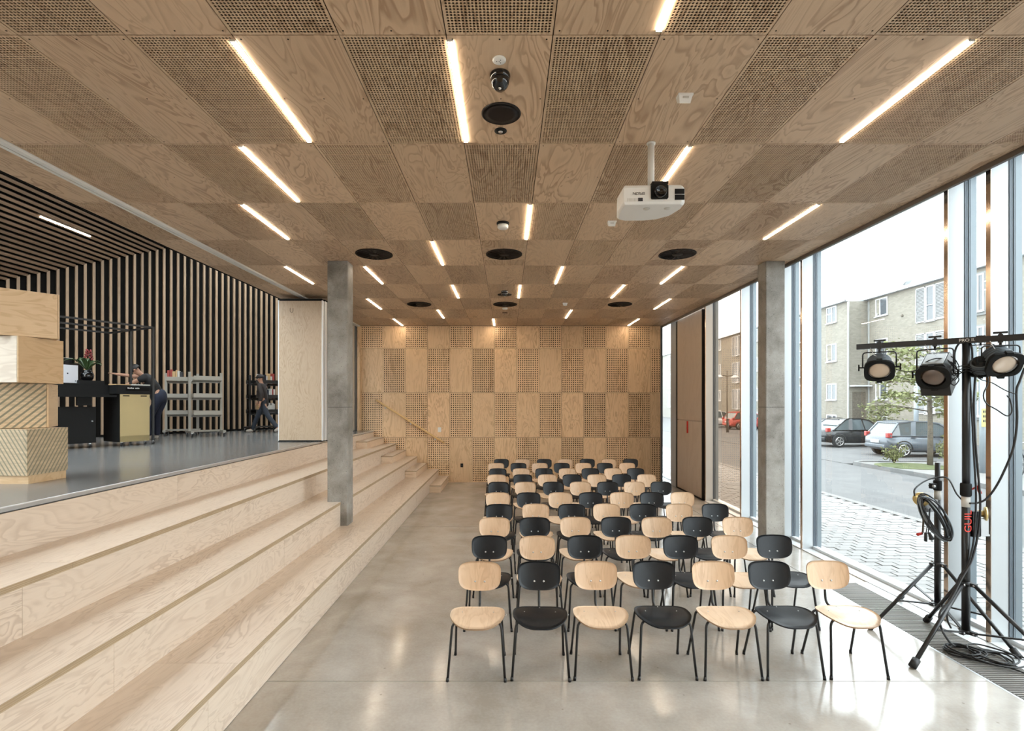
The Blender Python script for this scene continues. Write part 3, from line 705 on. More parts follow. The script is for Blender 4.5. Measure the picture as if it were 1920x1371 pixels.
MB().lathe([(.047, 0), (.047, -.005), (.022, -.009)], n=24).build('ring', 'blackmatte', t); MB().lathe([(.018, -.008), (.016, -.013), (.0001, -.013)], n=16).build('centre', 'steel', t)
def pir(x, y, lab):
    t = hang('wall_wash_sensor', lab, 'sensor', x, y, 'white wedge sensors on the ceiling')
    MB().prism([(-.05, -.035), (.05, -.035), (.05, .02), (.03, .035), (-.03, .035), (-.05, .02)], -.012, 0).build('base_plate', 'white', t)
    mb = MB(); mb.add([(-.045, -.03, -.012), (.045, -.03, -.012), (.045, .03, -.012), (-.045, .03, -.012), (-.036, -.012, -.058), (.036, -.012, -.058), (.04, .028, -.035), (-.04, .028, -.035)],
                      [(0, 1, 5, 4), (4, 5, 6, 7), (1, 2, 6, 5), (3, 0, 4, 7), (2, 3, 7, 6), (3, 2, 1, 0)]); mb.build('housing', 'white', t)
    mb = MB().box(-.02, .02, -.030, -.02, -.030, -.02); mb.build('window', 'bookpale', t)
pir(1.19, 3.42, 'white wedge sensor on the near plain ceiling sheet')
pir(1.19, 5.80, 'white wedge sensor just behind the projector')
pir(1.20, 10.55, 'tiny far white wedge sensor on the ceiling')
t = hang('smoke_detector', 'white smoke detector on a black base before the large diffusers', 'smoke detector', -.05, 5.84)
MB().lathe([(.072, 0), (.070, -.022), (.062, -.026)], n=28).build('base', 'blackmatte', t); MB().lathe([(.062, -.026), (.062, -.058), (.05, -.068), (.0001, -.070)], n=28).build('cap', 'white', t)
t = hang('smoke_detector', 'small far smoke detector behind the middle small diffuser', 'smoke detector', -.05, 11.1)
MB().lathe([(.06, 0), (.058, -.02), (.05, -.03), (.0001, -.034)], n=20).build('cap', 'white', t); MB().box(-.06, .06, .55, .58, -.01, 0).build('slot', 'void', t)
dif = MB().lathe([(.252, 0), (.252, -.010), (.235, -.014), (.232, -.006)], n=44).mesh('diffuser_rim', 'darkbrown')
dfb = MB().lathe([(.233, -.006), (.0001, -.006)], n=44).mesh('diffuser_plate', 'blackmatte')
mb = MB()
for i in range(16):
    a = 2 * PI * i / 16; c, s = math.cos(a), math.sin(a)
    p = Vector((.075 * c, .075 * s, -.0085)); q = Vector((.222 * c, .222 * s, -.0085)); w = Vector((-s, c, 0))
    mb.add([p - w * .008, q - w * .026, q + w * .012 + Vector((0, 0, -.008)), p + w * .006 + Vector((0, 0, -.006))], [(0, 1, 2, 3), (3, 2, 1, 0)])
mb.lathe([(.07, -.006), (.068, -.012), (.0001, -.013)], n=20)
dbl = mb.mesh('diffuser_blades', 'darkbrown')
for (x, y, lab) in ((-1.843, 7.056, 'large round dark air diffuser above the left concrete column'), (-.043, 7.056, 'large round dark air diffuser in the middle of the ceiling'), (2.357, 7.056, 'large round dark air diffuser near the window side'),
                    (-1.843, 10.656, 'far small looking air diffuser on the stage side'), (-.043, 10.656, 'far small looking air diffuser in the middle'), (2.357, 10.656, 'far small looking air diffuser on the window side')):
    t = hang('air_diffuser', lab, 'air diffuser', x, y, 'round swirl air diffusers in the ceiling')
    if x > -1: MB().box(-.29, .29, -.29, .29, -.003, -.0005).build('mounting_sheet', 'ply', t)
    for m_, n_ in ((dif, 'rim'), (dfb, 'plate'), (dbl, 'blades')): obj(n_, m_, t, (0, 0, -.003))

# projector
pj = thing('projector', 'white video projector hanging from the ceiling on a pole', 'projector', (1.115, 3.85, 3.64), -.03)
plan = [(-.235, .0), (.205, .0), (.235, .03), (.235, .12), (.19, .26), (.10, .34), (0, .365), (-.16, .365), (-.225, .33), (-.245, .20)]
def ring(s, z): cx, cy = 0, .17; return [(cx + (x - cx) * s, cy + (y - cy) * s, z) for x, y in plan]
rg = [ring(.94, 0), ring(1.0, .018), ring(1.0, .125), ring(.95, .148)]
mb = MB(); n = len(plan); vs = sum(rg, []); fs = [tuple(range(n - 1, -1, -1)), tuple(3 * n + j for j in range(n))]
for i in range(3):
    for j in range(n): fs.append((i * n + j, i * n + (j + 1) % n, (i + 1) * n + (j + 1) % n, (i + 1) * n + j))
mb.add(vs, fs); mb.build('body', 'white', pj, bevel=.006)
lp = MB().prism([(-.058, -.05), (.058, -.05), (.065, -.04), (.065, .05), (.05, .062), (-.05, .062), (-.065, .05), (-.065, -.04)], 0, .014, tf=Matrix.Translation((.035, .002, .085)) @ Matrix.Rotation(PI / 2, 4, 'X')).build('lens_surround', 'blackmatte', pj)
MB().lathe([(.046, 0), (.046, .028), (.040, .034), (.038, .022), (.0001, .016)], (.035, -.012, .082), (0, -1, 0), n=28).build('lens', M['dome'], lp)
MB().box(-.02, .10, -.01, .06, .148, .168).build('lens_hood', 'darkbrown', pj)
for z in (.030, .074): MB().box(.15, .222, -.004, .002, z, z + .038).build('vent', 'blackmatte', pj)
MB().box(-.125, -.09, -.003, .002, .022, .048).build('sensor_window', 'print', pj)
mb = MB()
for i in range(8): mb.box(-.205 + i * .010, -.201 + i * .010, -.002, .002, .022, .045)
mb.build('button_row', 'bookpale', pj)
mb = MB()
for x in (-.04, .12): mb.lathe([(.026, -.001), (.022, -.006), (.0001, -.006)], (x, .09, 0), n=16)
mb.build('feet', 'bookpale', pj)
text_mesh('brand_print', 'EPSON', .030, 'print', pj, (-.12, -.0012, .082), (PI / 2, PI, 0))
mb = MB().tube([(.02, .19, .148), (.02, .19, .558)], .026, 18).lathe([(.034, .545), (.034, .558)], (.02, .19, 0), n=20); mb.build('ceiling_pole', 'white', pj)
mb = MB().bar((-.14, .12, .162), (.16, .12, .162), .014, .010).bar((-.14, .26, .162), (.16, .26, .162), .014, .010).bar((.02, .10, .166), (.02, .28, .166), .03, .012)
for x in (-.16, .17): mb.lathe([(.010, .15), (.010, .172)], (x, .10, 0), n=10)
mb.build('mounting_frame', 'blackmetal', pj)

# ------------------------------------------------------------------ things on the far wall
hr = thing('handrail', 'sloping oak handrail on the far wall above the steps', 'handrail', (0, 13.62, 0))
p, q = Vector((-3.51, 0, 2.21)), Vector((-1.68, 0, 1.055))
MB().tube([p, q], .025, 12).build('rail', 'rail', hr)
for f in (.13, .50, .86):
    c = p.lerp(q, f); MB().tube(bend([c - Vector((0, 0, .015)), c + Vector((0, 0, -.06)), c + Vector((0, .075, -.07))], .02), .007, 8).lathe([(.022, .068), (.022, .078)], c + Vector((0, 0, -.07)), (0, 1, 0), n=14).build('bracket', 'alulight', hr)
t = thing('wall_switch', 'small white switch plate on the far wall below the handrail', 'switch', (-1.82, 13.70, 1.41))
MB().box(-.045, .045, -.012, 0, -.065, .065).build('plate', 'white', t, bevel=.004); MB().box(-.028, .028, -.016, -.012, -.045, .045).build('rocker', 'white', t)
t = thing('wall_socket', 'small black socket low on the far wall beside the chairs', 'socket', (-1.22, 13.70, .45))
MB().box(-.036, .036, -.012, 0, -.05, .05).build('plate', 'blackmatte', t, bevel=.003); MB().lathe([(.02, .012), (.017, .016), (.0001, .013)], (0, 0, 0), (0, -1, 0), n=14).build('insert', 'print', t)
t = thing('wall_socket', 'black socket low on the far wall behind the last chair by the windows', 'socket', (3.17, 13.70, .45))
MB().box(-.036, .036, -.012, 0, -.05, .05).build('plate', 'blackmatte', t, bevel=.003); MB().lathe([(.02, .012), (.017, .016), (.0001, .013)], (0, 0, 0), (0, -1, 0), n=14).build('insert', 'print', t)

# ------------------------------------------------------------------ lighting stands
def tripod(t, base, feet, zc, zl, r, leg_r):
    b = Vector((base[0], base[1], 0))
    for i, (fx, fy) in enumerate(feet):
        d = Vector((fx, fy, 0)) - b; ln = d.length; d.normalize()
        top = d * (r + .03) + Vector((0, 0, zc)); foot = d * ln + Vector((0, 0, .028))
        lg = MB().tube([top, foot], leg_r, 10).build('leg', 'blackmetal', t)
        ax = (foot - top).normalized()
        MB().tube([foot - ax * .055, foot + ax * .020], leg_r * 1.75, 12).build('rubber_foot', M['cable'], lg)
        mid = top.lerp(foot, .58); low = d * (r + .02) + Vector((0, 0, zl))
        MB().bar(low, mid, .022, .012).lathe([(.012, -.014), (.012, .014)], mid, d.cross(Vector((0, 0, 1))), n=10).build('brace', 'blackmetal', lg)
        for zz in (zc, zl):
            MB().bar(d * r * .8 + Vector((0, 0, zz)), d * (r + .045) + Vector((0, 0, zz)), .034, .03).lathe([(.007, -.021), (.007, .021)], d * (r + .032) + Vector((0, 0, zz)), d.cross(Vector((0, 0, 1))), n=8, mi=1).build('hinge_lug', ['blackmetal', 'steel'], lg)
    MB().lathe([(r + .010, zc - .018), (r + .010, zc + .018)], n=16).build('collar', 'blackmetal', t); MB().lathe([(r + .008, zl - .014), (r + .008, zl + .014)], n=16).build('collar', 'blackmetal', t)
P1 = Vector((3.9765, 4.416, 0))
s1 = thing('lighting_stand', 'tall black crank lighting stand carrying the lamp bar by the window', 'light stand', P1)
MB().tube([(0, 0, .14), (0, 0, 1.34)], .030, 18).build('lower_tube', 'blackmetal', s1)
MB().tube([(0, 0, 1.30), (0, 0, 2.66)], .0265, 18).build('upper_tube', 'blackmetal', s1)
MB().lathe([(.036, 1.33), (.040, 1.34), (.040, 1.43), (.036, 1.44)], n=18).build('clamp_collar', 'blackmatte', s1)
MB().bar((.03, -.02, 1.39), (.075, -.03, 1.42), .012).bar((.07, -.03, 1.42), (.095, -.035, 1.355), .012, .02).build('clamp_lever', 'red', s1)
MB().lathe([(.0306, 1.235), (.0306, 1.325)], n=18).build('paper_label', 'bookpale', s1)
tripod(s1, P1, [(3.27, 4.10), (4.25, 3.78), (4.08, 4.95)], .571, .155, .030, .0165)
tx = text_mesh('brand_print', 'GUIL', .088, 'printred', s1, (-.006, -.0312, 1.115), (PI / 2, -PI / 2, 0), .001)
# winch
wn_ = MB().box(.035, .10, -.03, .02, .98, 1.20).build('winch_bracket', 'blackmetal', s1)
MB().box(.10, .165, -.035, .035, .99, 1.14).box(.10, .19, -.02, .02, .985, 1.0).build('winch_body', 'steel', s1)
MB().lathe([(.055, -.010), (.062, 0), (.058, .012)], (.16, -.01, 1.175), (.8, -.6, 0), n=24).lathe([(.028, .0), (.028, .05)], (.16, -.01, 1.175), (-.8, .6, 0), n=16).build('winch_drum', 'brass', s1)
# cross bar and its print
ba, bb_ = Vector((3.39, 4.94, 2.677)), Vector((4.27, 4.153, 2.677)); bd = (bb_ - ba).normalized()
MB().bar(ba - P1, bb_ - P1, .050, .050).build('cross_bar', 'blackmetal', s1)
nrm = Vector((bd.y, -bd.x, 0)).normalized(); nrm = nrm if nrm.y < 0 else -nrm
ang = math.atan2(bd.y, bd.x)
pp = ba.lerp(bb_, .672) + nrm * .0258 - P1
text_mesh('bar_print', 'PRO II.', .036, 'printwhite', s1, pp, (PI / 2, 0, ang), .0006)

P2 = Vector((4.115, 4.87, 0))
s2 = thing('lighting_stand', 'shorter lowered black lighting stand with a hung cable coil', 'light stand', P2)
MB().tube([(0, 0, .19), (0, 0, 1.22)], .0265, 16).build('lower_tube', 'blackmetal', s2); MB().tube([(0, 0, 1.18), (0, 0, 1.565)], .0215, 16).build('upper_tube', 'blackmetal', s2)
MB().lathe([(.031, 1.30), (.034, 1.31), (.034, 1.385), (.031, 1.395)], n=18).bar((-.03, -.01, 1.345), (-.085, -.02, 1.345), .03, .05).build('clamp_collar', 'blackmatte', s2)
MB().lathe([(.012, -.03), (.012, .03)], (-.07, -.02, 1.345), (0, 1, 0), n=10).build('clamp_bolt', 'steel', s2)
MB().lathe([(.0272, 1.21), (.0272, 1.30)], n=16).build('paper_label', 'bookpale', s2)
tripod(s2, P2, [(3.43, 4.80), (4.26, 4.25), (4.24, 5.50)], .594, .215, .0265, .0155)
MB().lathe([(.060, -.008), (.066, 0), (.060, .010)], (-.205, -.06, 1.225), (-.7, -.7, 0), n=24).lathe([(.03, 0), (.03, .06)], (-.205, -.06, 1.225), (.7, .7, 0), n=14).build('winch_drum', 'brass', s2)
MB().box(-.17, -.03, -.04, .02, 1.10, 1.22).build('winch_body', 'steel', s2)
MB().tube(bend([(-.17, -.06, 1.14), (-.20, -.08, 1.05), (-.215, -.09, .915), (-.265, -.10, .905)], .02), .008, 8).build('crank_arm', 'bark', s2)
MB().tube([(-.225, -.092, .912), (-.275, -.102, .903)], .013, 10).build('crank_grip', 'red', s2)

# par lamps
def lamp(name, label, frac, drop, yaw, tilt, lens, style, size=1.0, behind=0.0):
    hook = ba.lerp(bb_, frac) - nrm * behind; t = thing(name, label, 'stage lamp', hook, 0, 'stage lamps hanging from the bar'); t.scale = (size,) * 3
    Rz = Matrix.Rotation(yaw, 4, 'Z'); R = Matrix.Translation((0, -.03, -drop)) @ Rz @ Matrix.Rotation(tilt, 4, 'X')
    def put(mb, nm, mat, mtx=R, par=t):
        me = mb.mesh(nm, mat); me.transform(mtx); return obj(nm, me, par)
    # head: axis -Y, front at y=-.07
    if style == 'round':
        head = put(MB().lathe([(.045, -.15), (.062, -.145), (.078, -.10), (.096, -.05), (.100, .02), (.102, .055)], (0, 0, 0), (0, -1, 0), n=32), 'housing', 'blackmetal')
        mb = MB()
        for k in range(5): mb.lathe([(.088 + .004 * k, -.10 + k * .03), (.098 + .003 * k, -.095 + k * .03), (.098 + .003 * k, -.088 + k * .03), (.088 + .004 * k, -.083 + k * .03)], (0, 0, 0), (0, -1, 0), n=32)
        put(mb, 'cooling_ribs', 'gasket')
        fr = superell(.118, .108, 28, 3.6)
    else:
        put(MB().prism([(-.10, -.10), (.10, -.10), (.115, -.06), (.115, .06), (.08, .115), (-.08, .115), (-.115, .06), (-.115, -.06)], -.20, .05, tf=Matrix.Rotation(PI / 2, 4, 'X')), 'housing', 'blackmetal')
        put(MB().prism([(-.085, .085), (.085, .085), (.07, .123), (-.07, .123)], -.16, .03, tf=Matrix.Rotation(PI / 2, 4, 'X')), 'top_cowl', 'alu')
        put(MB().box(-.105, .105, -.055, .15, -.19, -.09), 'ballast_box', 'blackmetal')
        fr = superell(.122, .112, 28, 3.2)
    k = len(fr); mb = MB(); inner = superell(.088, .088, 28, 2.0)
    vs = [(x, -.05, z) for x, z in fr] + [(x, -.078, z) for x, z in fr] + [(x, -.080, z) for x, z in inner] + [(x, -.062, z) for x, z in inner]
    fs = []
    for j in range(k):
        j2 = (j + 1) % k; fs += [(j, j2, k + j2, k + j), (k + j, k + j2, 2 * k + j2, 2 * k + j), (2 * k + j, 2 * k + j2, 3 * k + j2, 3 * k + j)]
    mb.add(vs, fs); fo = put(mb, 'front_frame', 'blackmatte')
    put(MB().lathe([(.088, .060), (.07, .066), (.04, .070), (.0001, .071)], (0, 0, 0), (0, -1, 0), n=32), 'lens', lens)
    for sd in (-1, 1): put(MB().box(-.022, .022, -.085, -.045, .111 * sd - .011, .111 * sd + .011), 'frame_clip', 'blackmatte')
    w = .128
    Y0 = Matrix.Translation((0, -.03, 0)) @ Rz
    put(MB().tube(bend([(-w, 0, -drop), (-w, 0, -.062), (w, 0, -.062), (w, 0, -drop)], .03), .006, 8), 'yoke', 'blackmetal', Y0)
    for sd in (-1, 1):
        put(MB().tube([(sd * (w - .03), 0, -drop), (sd * (w + .03), 0, -drop)], .007, 8).bar((sd * (w + .03), 0, -drop - .03), (sd * (w + .03), 0, -drop + .03), .012), 'tilt_knob', 'blackmatte', Y0)
    put(MB().bar((0, .03, -.07), (0, .03, .05), .018, .03).bar((-.045, .03, .05), (.045, .03, .05), .02, .016).box(-.016, .016, -.005, .062, -.034, .034), 'hook_clamp', 'blackmetal', Matrix.Translation((0, -.03, 0)) @ Matrix.Rotation(ang, 4, 'Z'))
    mb = MB(); mb.tube([(-.07, 0, -.02), (-.05, -.02, -.09), (.0, -.03, -.115), (.05, -.02, -.085), (.06, 0, -.02)], .003, 6); put(mb, 'safety_wire', 'steel', Matrix.Translation((0, -.01, 0)))
lamp('par_lamp', 'small round stage lamp with pale lens at the free end of the bar', .135, .205, -.62, .60, 'lens', 'round')
lamp('par_lamp', 'boxy stage lamp with dark lens between the free end and the pole', .475, .285, -.90, .52, 'lensdark', 'box')
lamp('par_lamp', 'large looking stage lamp with pale lens on the window side of the pole', .832, .19, -.32, .58, 'lens', 'round')
lamp('par_lamp', 'stage lamp seen from behind close beside the pole', .735, .34, 2.3, .6, 'lensdark', 'round', .68, .045)

# cables
def cable(name, label, pts, r=.006, mat='cable', group='black cables around the lighting stands'):
    pts = [Vector(p) for p in pts]; out = []
    ext = [pts[0] * 2 - pts[1]] + pts + [pts[-1] * 2 - pts[-2]]
    for i in range(1, len(ext) - 2):
        p0, p1, p2, p3 = ext[i - 1:i + 3]
        for j in range(7):
            t = j / 7; out.append(.5 * ((2 * p1) + (p2 - p0) * t + (2 * p0 - 5 * p1 + 4 * p2 - p3) * t * t + (3 * p1 - 3 * p2 + p0 * 1 - 0 * p0 + p3 - p0 * 2 + 0 * p0) * t ** 3) if False else .5 * ((2 * p1) + (p2 - p0) * t + (2 * p0 - 5 * p1 + 4 * p2 - p3) * t * t + (-p0 + 3 * p1 - 3 * p2 + p3) * t ** 3))
    out.append(pts[-1])
    return tag(MB().tube(out, r, 6).build(name, mat), label, 'cable', group)
cable('power_cable', 'black cable hanging straight down beside the tall stand pole', [at(1829, 700, 4.40), at(1826, 760, 4.39), at(1829, 830, 4.38), at(1835, 900, 4.37), at(1838, 950, 4.37), at(1834, 1000, 4.37), at(1822, 1050, 4.36), at(1803, 1085, 4.34), at(1782, 1125, 4.30), at(1762, 1150, 4.28), at(1765, 1178, 4.26), at(1778, 1201, 4.24), at(1790, 1212, 4.24)], .0085)
cable('power_cable', 'second black cable running down the tall stand pole', [at(1818, 705, 4.42), at(1822, 770, 4.39), at(1826, 850, 4.38), at(1830, 930, 4.37), at(1826, 1010, 4.37), at(1815, 1060, 4.36), at(1800, 1080, 4.36), at(1790, 1105, 4.36), at(1778, 1130, 4.36), at(1776, 1160, 4.36), at(1783, 1178, 4.36)], .0075)
cable('power_cable', 'thick black cable swinging from the bar end down to the tall stand', [at(1921, 690, 4.15), at(1912, 715, 4.16), at(1906, 735, 4.16), at(1907, 790, 4.16), at(1900, 840, 4.18), at(1882, 885, 4.22), at(1866, 915, 4.28), at(1850, 935, 4.33), at(1834, 943, 4.37), at(1818, 944, 4.38)], .0085)
cable('power_cable', 'black cable looping between the two lighting stands', [at(1804, 938, 4.45), at(1793, 925, 4.52), at(1783, 905, 4.62), at(1775, 896, 4.72), at(1763, 895, 4.80), at(1745, 898, 4.82), at(1728, 906, 4.80), at(1715, 918, 4.76), at(1715, 930, 4.74)], .007)
cable('power_cable', 'thin black cable hanging in a loop below the window side lamp', [at(1846, 690, 4.33), at(1853, 715, 4.30), at(1844, 740, 4.28), at(1850, 757, 4.26), at(1868, 768, 4.22), at(1888, 780, 4.18), at(1897, 772, 4.17), at(1894, 750, 4.17), at(1888, 742, 4.17)], .005)
cable('power_cable', 'thin black cable strung from the middle of the bar to the window edge', [at(1828, 702, 4.36), at(1840, 712, 4.32), at(1860, 718, 4.27), at(1885, 732, 4.2), at(1907, 740, 4.15)], .004)
cable('power_cable', 'thin black cable linking the end lamp to the boxy lamp', [at(1680, 693, 4.72), at(1700, 697, 4.66), at(1716, 695, 4.6), at(1728, 684, 4.56), at(1745, 675, 4.52), at(1762, 672, 4.5), at(1778, 676, 4.47), at(1790, 690, 4.44), at(1806, 700, 4.43)], .0045)
cable('power_cable', 'thick black cable arching over beside the pole under the bar', [at(1790, 683, 4.47), at(1790, 662, 4.46), at(1796, 647, 4.45), at(1806, 640, 4.43), at(1816, 641, 4.41), at(1822, 652, 4.40), at(1823, 672, 4.40), at(1822, 700, 4.40)], .0075)
for i, (w0, dd) in enumerate(((0, 'upper'), (10, 'middle'), (22, 'lower'))):
    cable('power_cable', '%s thin black tangled cable between the boxy lamp and the pole' % dd, [at(1783, 668 + w0, 4.46), at(1792, 676 + w0 * 1.2, 4.44), at(1798, 690 + w0, 4.42), at(1790, 705 + w0 * .8, 4.42), at(1784, 694 + w0, 4.43), at(1806, 686 + w0 * .5, 4.40), at(1830, 690 + w0 * .3, 4.36)], .0045)
# coil hung on the shorter stand
mb = MB(); rr = random.Random(5)
c0 = Vector((3.99, 4.76, 1.06)) - P2
ax1 = Vector((.22, -.02, -.40)).normalized(); ax2 = Vector((.55, -.25, .30)); ax2 = (ax2 - ax1 * ax2.dot(ax1)).normalized(); ax3 = ax1.cross(ax2)
for i in range(15):
    a = .225 + rr.uniform(-.03, .02); b = .075 + rr.uniform(-.028, .02); o = c0 + ax3 * rr.uniform(-.035, .035) + ax2 * rr.uniform(-.012, .012)
    ph = rr.uniform(-.1, .1)
    mb.tube([o + ax1 * a * math.cos(t) + ax2 * b * math.sin(t + ph) + ax3 * .012 * math.sin(2 * t + i) for t in [2 * PI * k / 26 for k in range(26)]], .0062, 6, 1 if i % 4 == 0 else 0, closed=True)
o = mb.build('cable_coil', ['cable', M['postgrey']], None, P2); tag(o, 'oval coil of black and grey cable hung on the shorter stand', 'cable', 'black cables around the lighting stands')
pl = thing('power_plug', 'pair of black plugs dangling below the hung cable coil', 'plug', at(1740, 1005, 4.74))
MB().tube([(0, 0, .02), (.012, 0, .12), (.02, .0, .26)], .004, 6).tube([(-.02, 0, .02), (.0, 0, .12), (.015, .0, .25)], .004, 6).build('leads', 'cable', pl); MB().tube([(-.02, 0, .03), (-.022, 0, -.05)], .013, 8).build('plug_body', 'cable', pl); MB().tube([(.01, 0, .03), (.035, 0, -.03)], [.010, .022], 8).tube([(.035, -.008, -.03), (.038, -.008, -.055)], .003, 6).tube([(.035, .008, -.03), (.038, .008, -.055)], .003, 6).build('plug_body', 'cable', pl)
# coil lying on the grille
mb = MB()
for i in range(10):
    cx, cy = 3.86 + .03 * rr.random(), 4.29 + .09 * rr.random(); a, b = .085 + .05 * rr.random(), .10 + .05 * rr.random()
    if i > 4: cx += .17; cy -= .12
    if i > 7: a *= 1.5; b *= 1.3
    zz = .012 + .0085 * (i % 5)
    mb.tube([(cx + a * math.cos(t) + .01 * math.sin(3 * t + i), cy + b * math.sin(t), zz + .004 * math.sin(2 * t + i)) for t in [2 * PI * k / 28 for k in range(28)]], .0065, 6, closed=True)
o = mb.build('cable_coil', 'cable'); tag(o, 'loose loops of black cable lying on the floor grille', 'cable', 'black cables around the lighting stands')
cable('power_cable', 'black cable trailing from the floor coil towards the near window', [(3.80, 4.36, .02), (3.92, 4.20, .025), (4.02, 4.06, .02), (4.10, 3.92, .012), (4.14, 3.80, .012)], .0065)

# ------------------------------------------------------------------ things on the stage
def crate(label, cx, cy, z, size, h, rot, mat, group='stacked plywood boxes on the stage'):
    t = thing('plywood_box', label, 'box', (cx, cy, z), rot, group)
    s = size / 2; e = .009
    # four side boards, top and bottom board, with the joints between them showing
    MB().box(-s + e, s - e, -s, -s + .018, 0, h).build('side_board', mat[0], t, bevel=.0015)
    MB().box(-s + e, s - e, s - .018, s, 0, h).build('side_board', mat[0], t, bevel=.0015)
    MB().box(s - .018, s, -s, s, 0, h).build('side_board', mat[1], t, bevel=.0015)
    MB().box(-s, -s + .018, -s, s, 0, h).build('side_board', mat[1], t, bevel=.0015)
    MB().box(-s + .018, s - .018, -s + .018, s - .018, 0, .015).box(-s + .018, s - .018, -s + .018, s - .018, h - .015, h - .001).build('lid_board', 'boxwood', t)
    return t
M['boxside'] = wood('box_plywood_side', (0.66, 0.47, 0.28), (0.50, 0.32, 0.17), 'y', 4, 9, .25, .6, .42, .05)
M['boxlit'] = wood('box_plywood_daylit', (0.74, 0.66, 0.56), (0.56, 0.47, 0.38), 'x', 3, 9, .3, .6, .3, .03)  # paler copy of the box plywood, with daylight on that face put into the colour
pz = STAGE
tag(MB().box(-.20, .20, -.20, .20, 0, .078).build('box_plinth', 'boxwood', None, (-4.60, 4.88, pz)), 'low plywood plinth under the stacked boxes', 'plinth'); pz += .078
HB = .428
crate('plywood box with fine dark diagonal stripes, lowest of the stack', -4.60, 4.875, pz, .425, HB - .003, -.02, ('stripe_b', 'stripe_b')); pz += HB
crate('plywood box with wide dark diagonal stripes, second from below', -4.745, 5.01, pz, .425, HB - .003, math.radians(32), ('stripe_a', 'boxside')); pz += HB
crate('plain plywood box, third of the stack, below the topmost', -4.645, 4.875, pz, .425, HB - .003, math.radians(-6), ('boxlit', 'boxside')); pz += HB
crate('plain plywood box, topmost of the stack', -4.615, 4.875, pz, .425, HB - .003, math.radians(52), ('boxwood', 'boxside'))

C1 = Vector((-6.357, 9.14, STAGE)); d1 = Vector((-.471, -.882, 0)); DR = math.atan2(d1.y, d1.x)
dk = thing('service_desk', 'black library service desk with a tall open tube canopy', 'desk', C1, DR)
def caster(mb, x, y, r=.03):
    mb.tube([(x - .012, y, r), (x + .012, y, r)], r, 14, 1); mb.bar((x, y, r), (x, y, r * 2.4), .03, .012)
MB().box(-.02, .56, -.62, -.02, .90, 1.05).build('cabinet_head', 'blackmatte', dk)
MB().box(.05, .42, -.025, -.012, .955, 1.02).build('return_slot', 'void', dk)
mb = MB()
for k in range(11):
    if k != 6: mb.box(.385 - k * .017, .397 - k * .017, -.0118, -.0105, .990, 1.006 + .005 * (k % 3 == 0))
mb.build('slot_print', 'printwhite', dk)['kind'] = 'stuff'
MB().box(.56, 1.95, -.72, -.02, .845, .875).build('table_top', 'blackmatte', dk)
MB().box(.56, 1.95, -.30, -.26, .875, 1.05).box(.56, 1.95, -.72, -.26, 1.04, 1.055).build('riser_shelf', 'blackmatte', dk)
MB().box(.62, .98, -.62, -.28, 1.055, 1.12).build('raised_block', 'blackmatte', dk)
for x in (1.50, 1.90): MB().box(x, x + .07, -.70, -.04, 0, .845).build('leg', 'blackmatte', dk)
MB().box(.88, 1.08, -.14, -.10, .70, .84).build('cable_tray', 'blackmatte', dk)
for (x, y) in ((0, 0), (0, -.75)):
    mb = MB().bar((x, y, .07), (x, y, 2.11), .034, .034); mb.build('canopy_post', 'blackmetal', dk); mb = MB(); caster(mb, x, y); mb.build('caster', ['steel', 'cable'], dk)
for y in (0, -.75, -1.5): MB().bar((-.017, y, 2.095), (2.0, y, 2.095), .030, .030).build('canopy_bar', 'blackmetal', dk)
MB().bar((0, .017, 2.095), (0, -1.517, 2.095), .030, .030).build('canopy_bar', 'blackmetal', dk)
gc = thing('drawer_unit', 'gold fronted black drawer unit on casters at the desk end', 'cabinet', C1 + Matrix.Rotation(DR, 3, 'Z') @ Vector((.04, -.02, 0)), DR)
MB().box(0, .47, -.55, -.012, .07, .895).build('body', 'blackmatte', gc)
gp = MB().box(.005, .465, -.012, 0, .172, .892).build('front_panel', 'gold', gc)
for x in (.05, .325): MB().box(x, x + .10, -.004, .002, .855, .873).build('grip_slot', 'void', gp)
M['goldstripe'] = stripes('gold_hazard_stripes', (0.60, 0.45, 0.18), (0.02, 0.018, 0.014), .020, .5, (.7, 0, .7), .4)
MB().box(.005, .465, -.012, .0005, .070, .171).build('striped_kick', 'goldstripe', gc)
for x in (.05, .42): mb = MB(); caster(mb, x, -.05); mb.build('caster', ['steel', 'cable'], gc)
bc = thing('drawer_unit', 'black drawer unit under the service desk top', 'cabinet', C1 + Matrix.Rotation(DR, 3, 'Z') @ Vector((.80, -.15, 0)), DR)
MB().box(0, .56, -.50, 0, .08, .68).build('body', 'blackmatte', bc); MB().box(.01, .55, 0, .012, .09, .67).build('front_panel', 'blackmatte', bc)
MB().lathe([(.012, 0), (.012, .015)], (.06, .012, .44), (0, 1, 0), n=10).build('lock', 'steel', bc)
for x in (.06, .5): mb = MB(); caster(mb, x, -.06); mb.build('caster', ['steel', 'cable'], bc)
fr = thing('framed_notice', 'white printed notice in a dark stand frame on the desk', 'notice', C1 + Matrix.Rotation(DR, 3, 'Z') @ Vector((1.10, -.33, 1.056)), DR + .25)
MB().box(-.16, .16, -.02, 0, 0, .34).build('frame', 'darkbrown', fr); MB().box(-.14, .14, 0, .003, .015, .31).build('sheet', 'paper', fr)
MB().lathe([(.012, .003), (.012, .0045)], (.02, 0, .17), (0, 1, 0), n=12).lathe([(.008, .003), (.008, .0045)], (-.10, 0, .05), (0, 1, 0), n=10).build('seal_print', 'navy', fr)
mn = thing('desk_monitor', 'dark monitor seen behind the framed notice', 'monitor', C1 + Matrix.Rotation(DR, 3, 'Z') @ Vector((1.18, -.62, 1.056)), DR + .2)
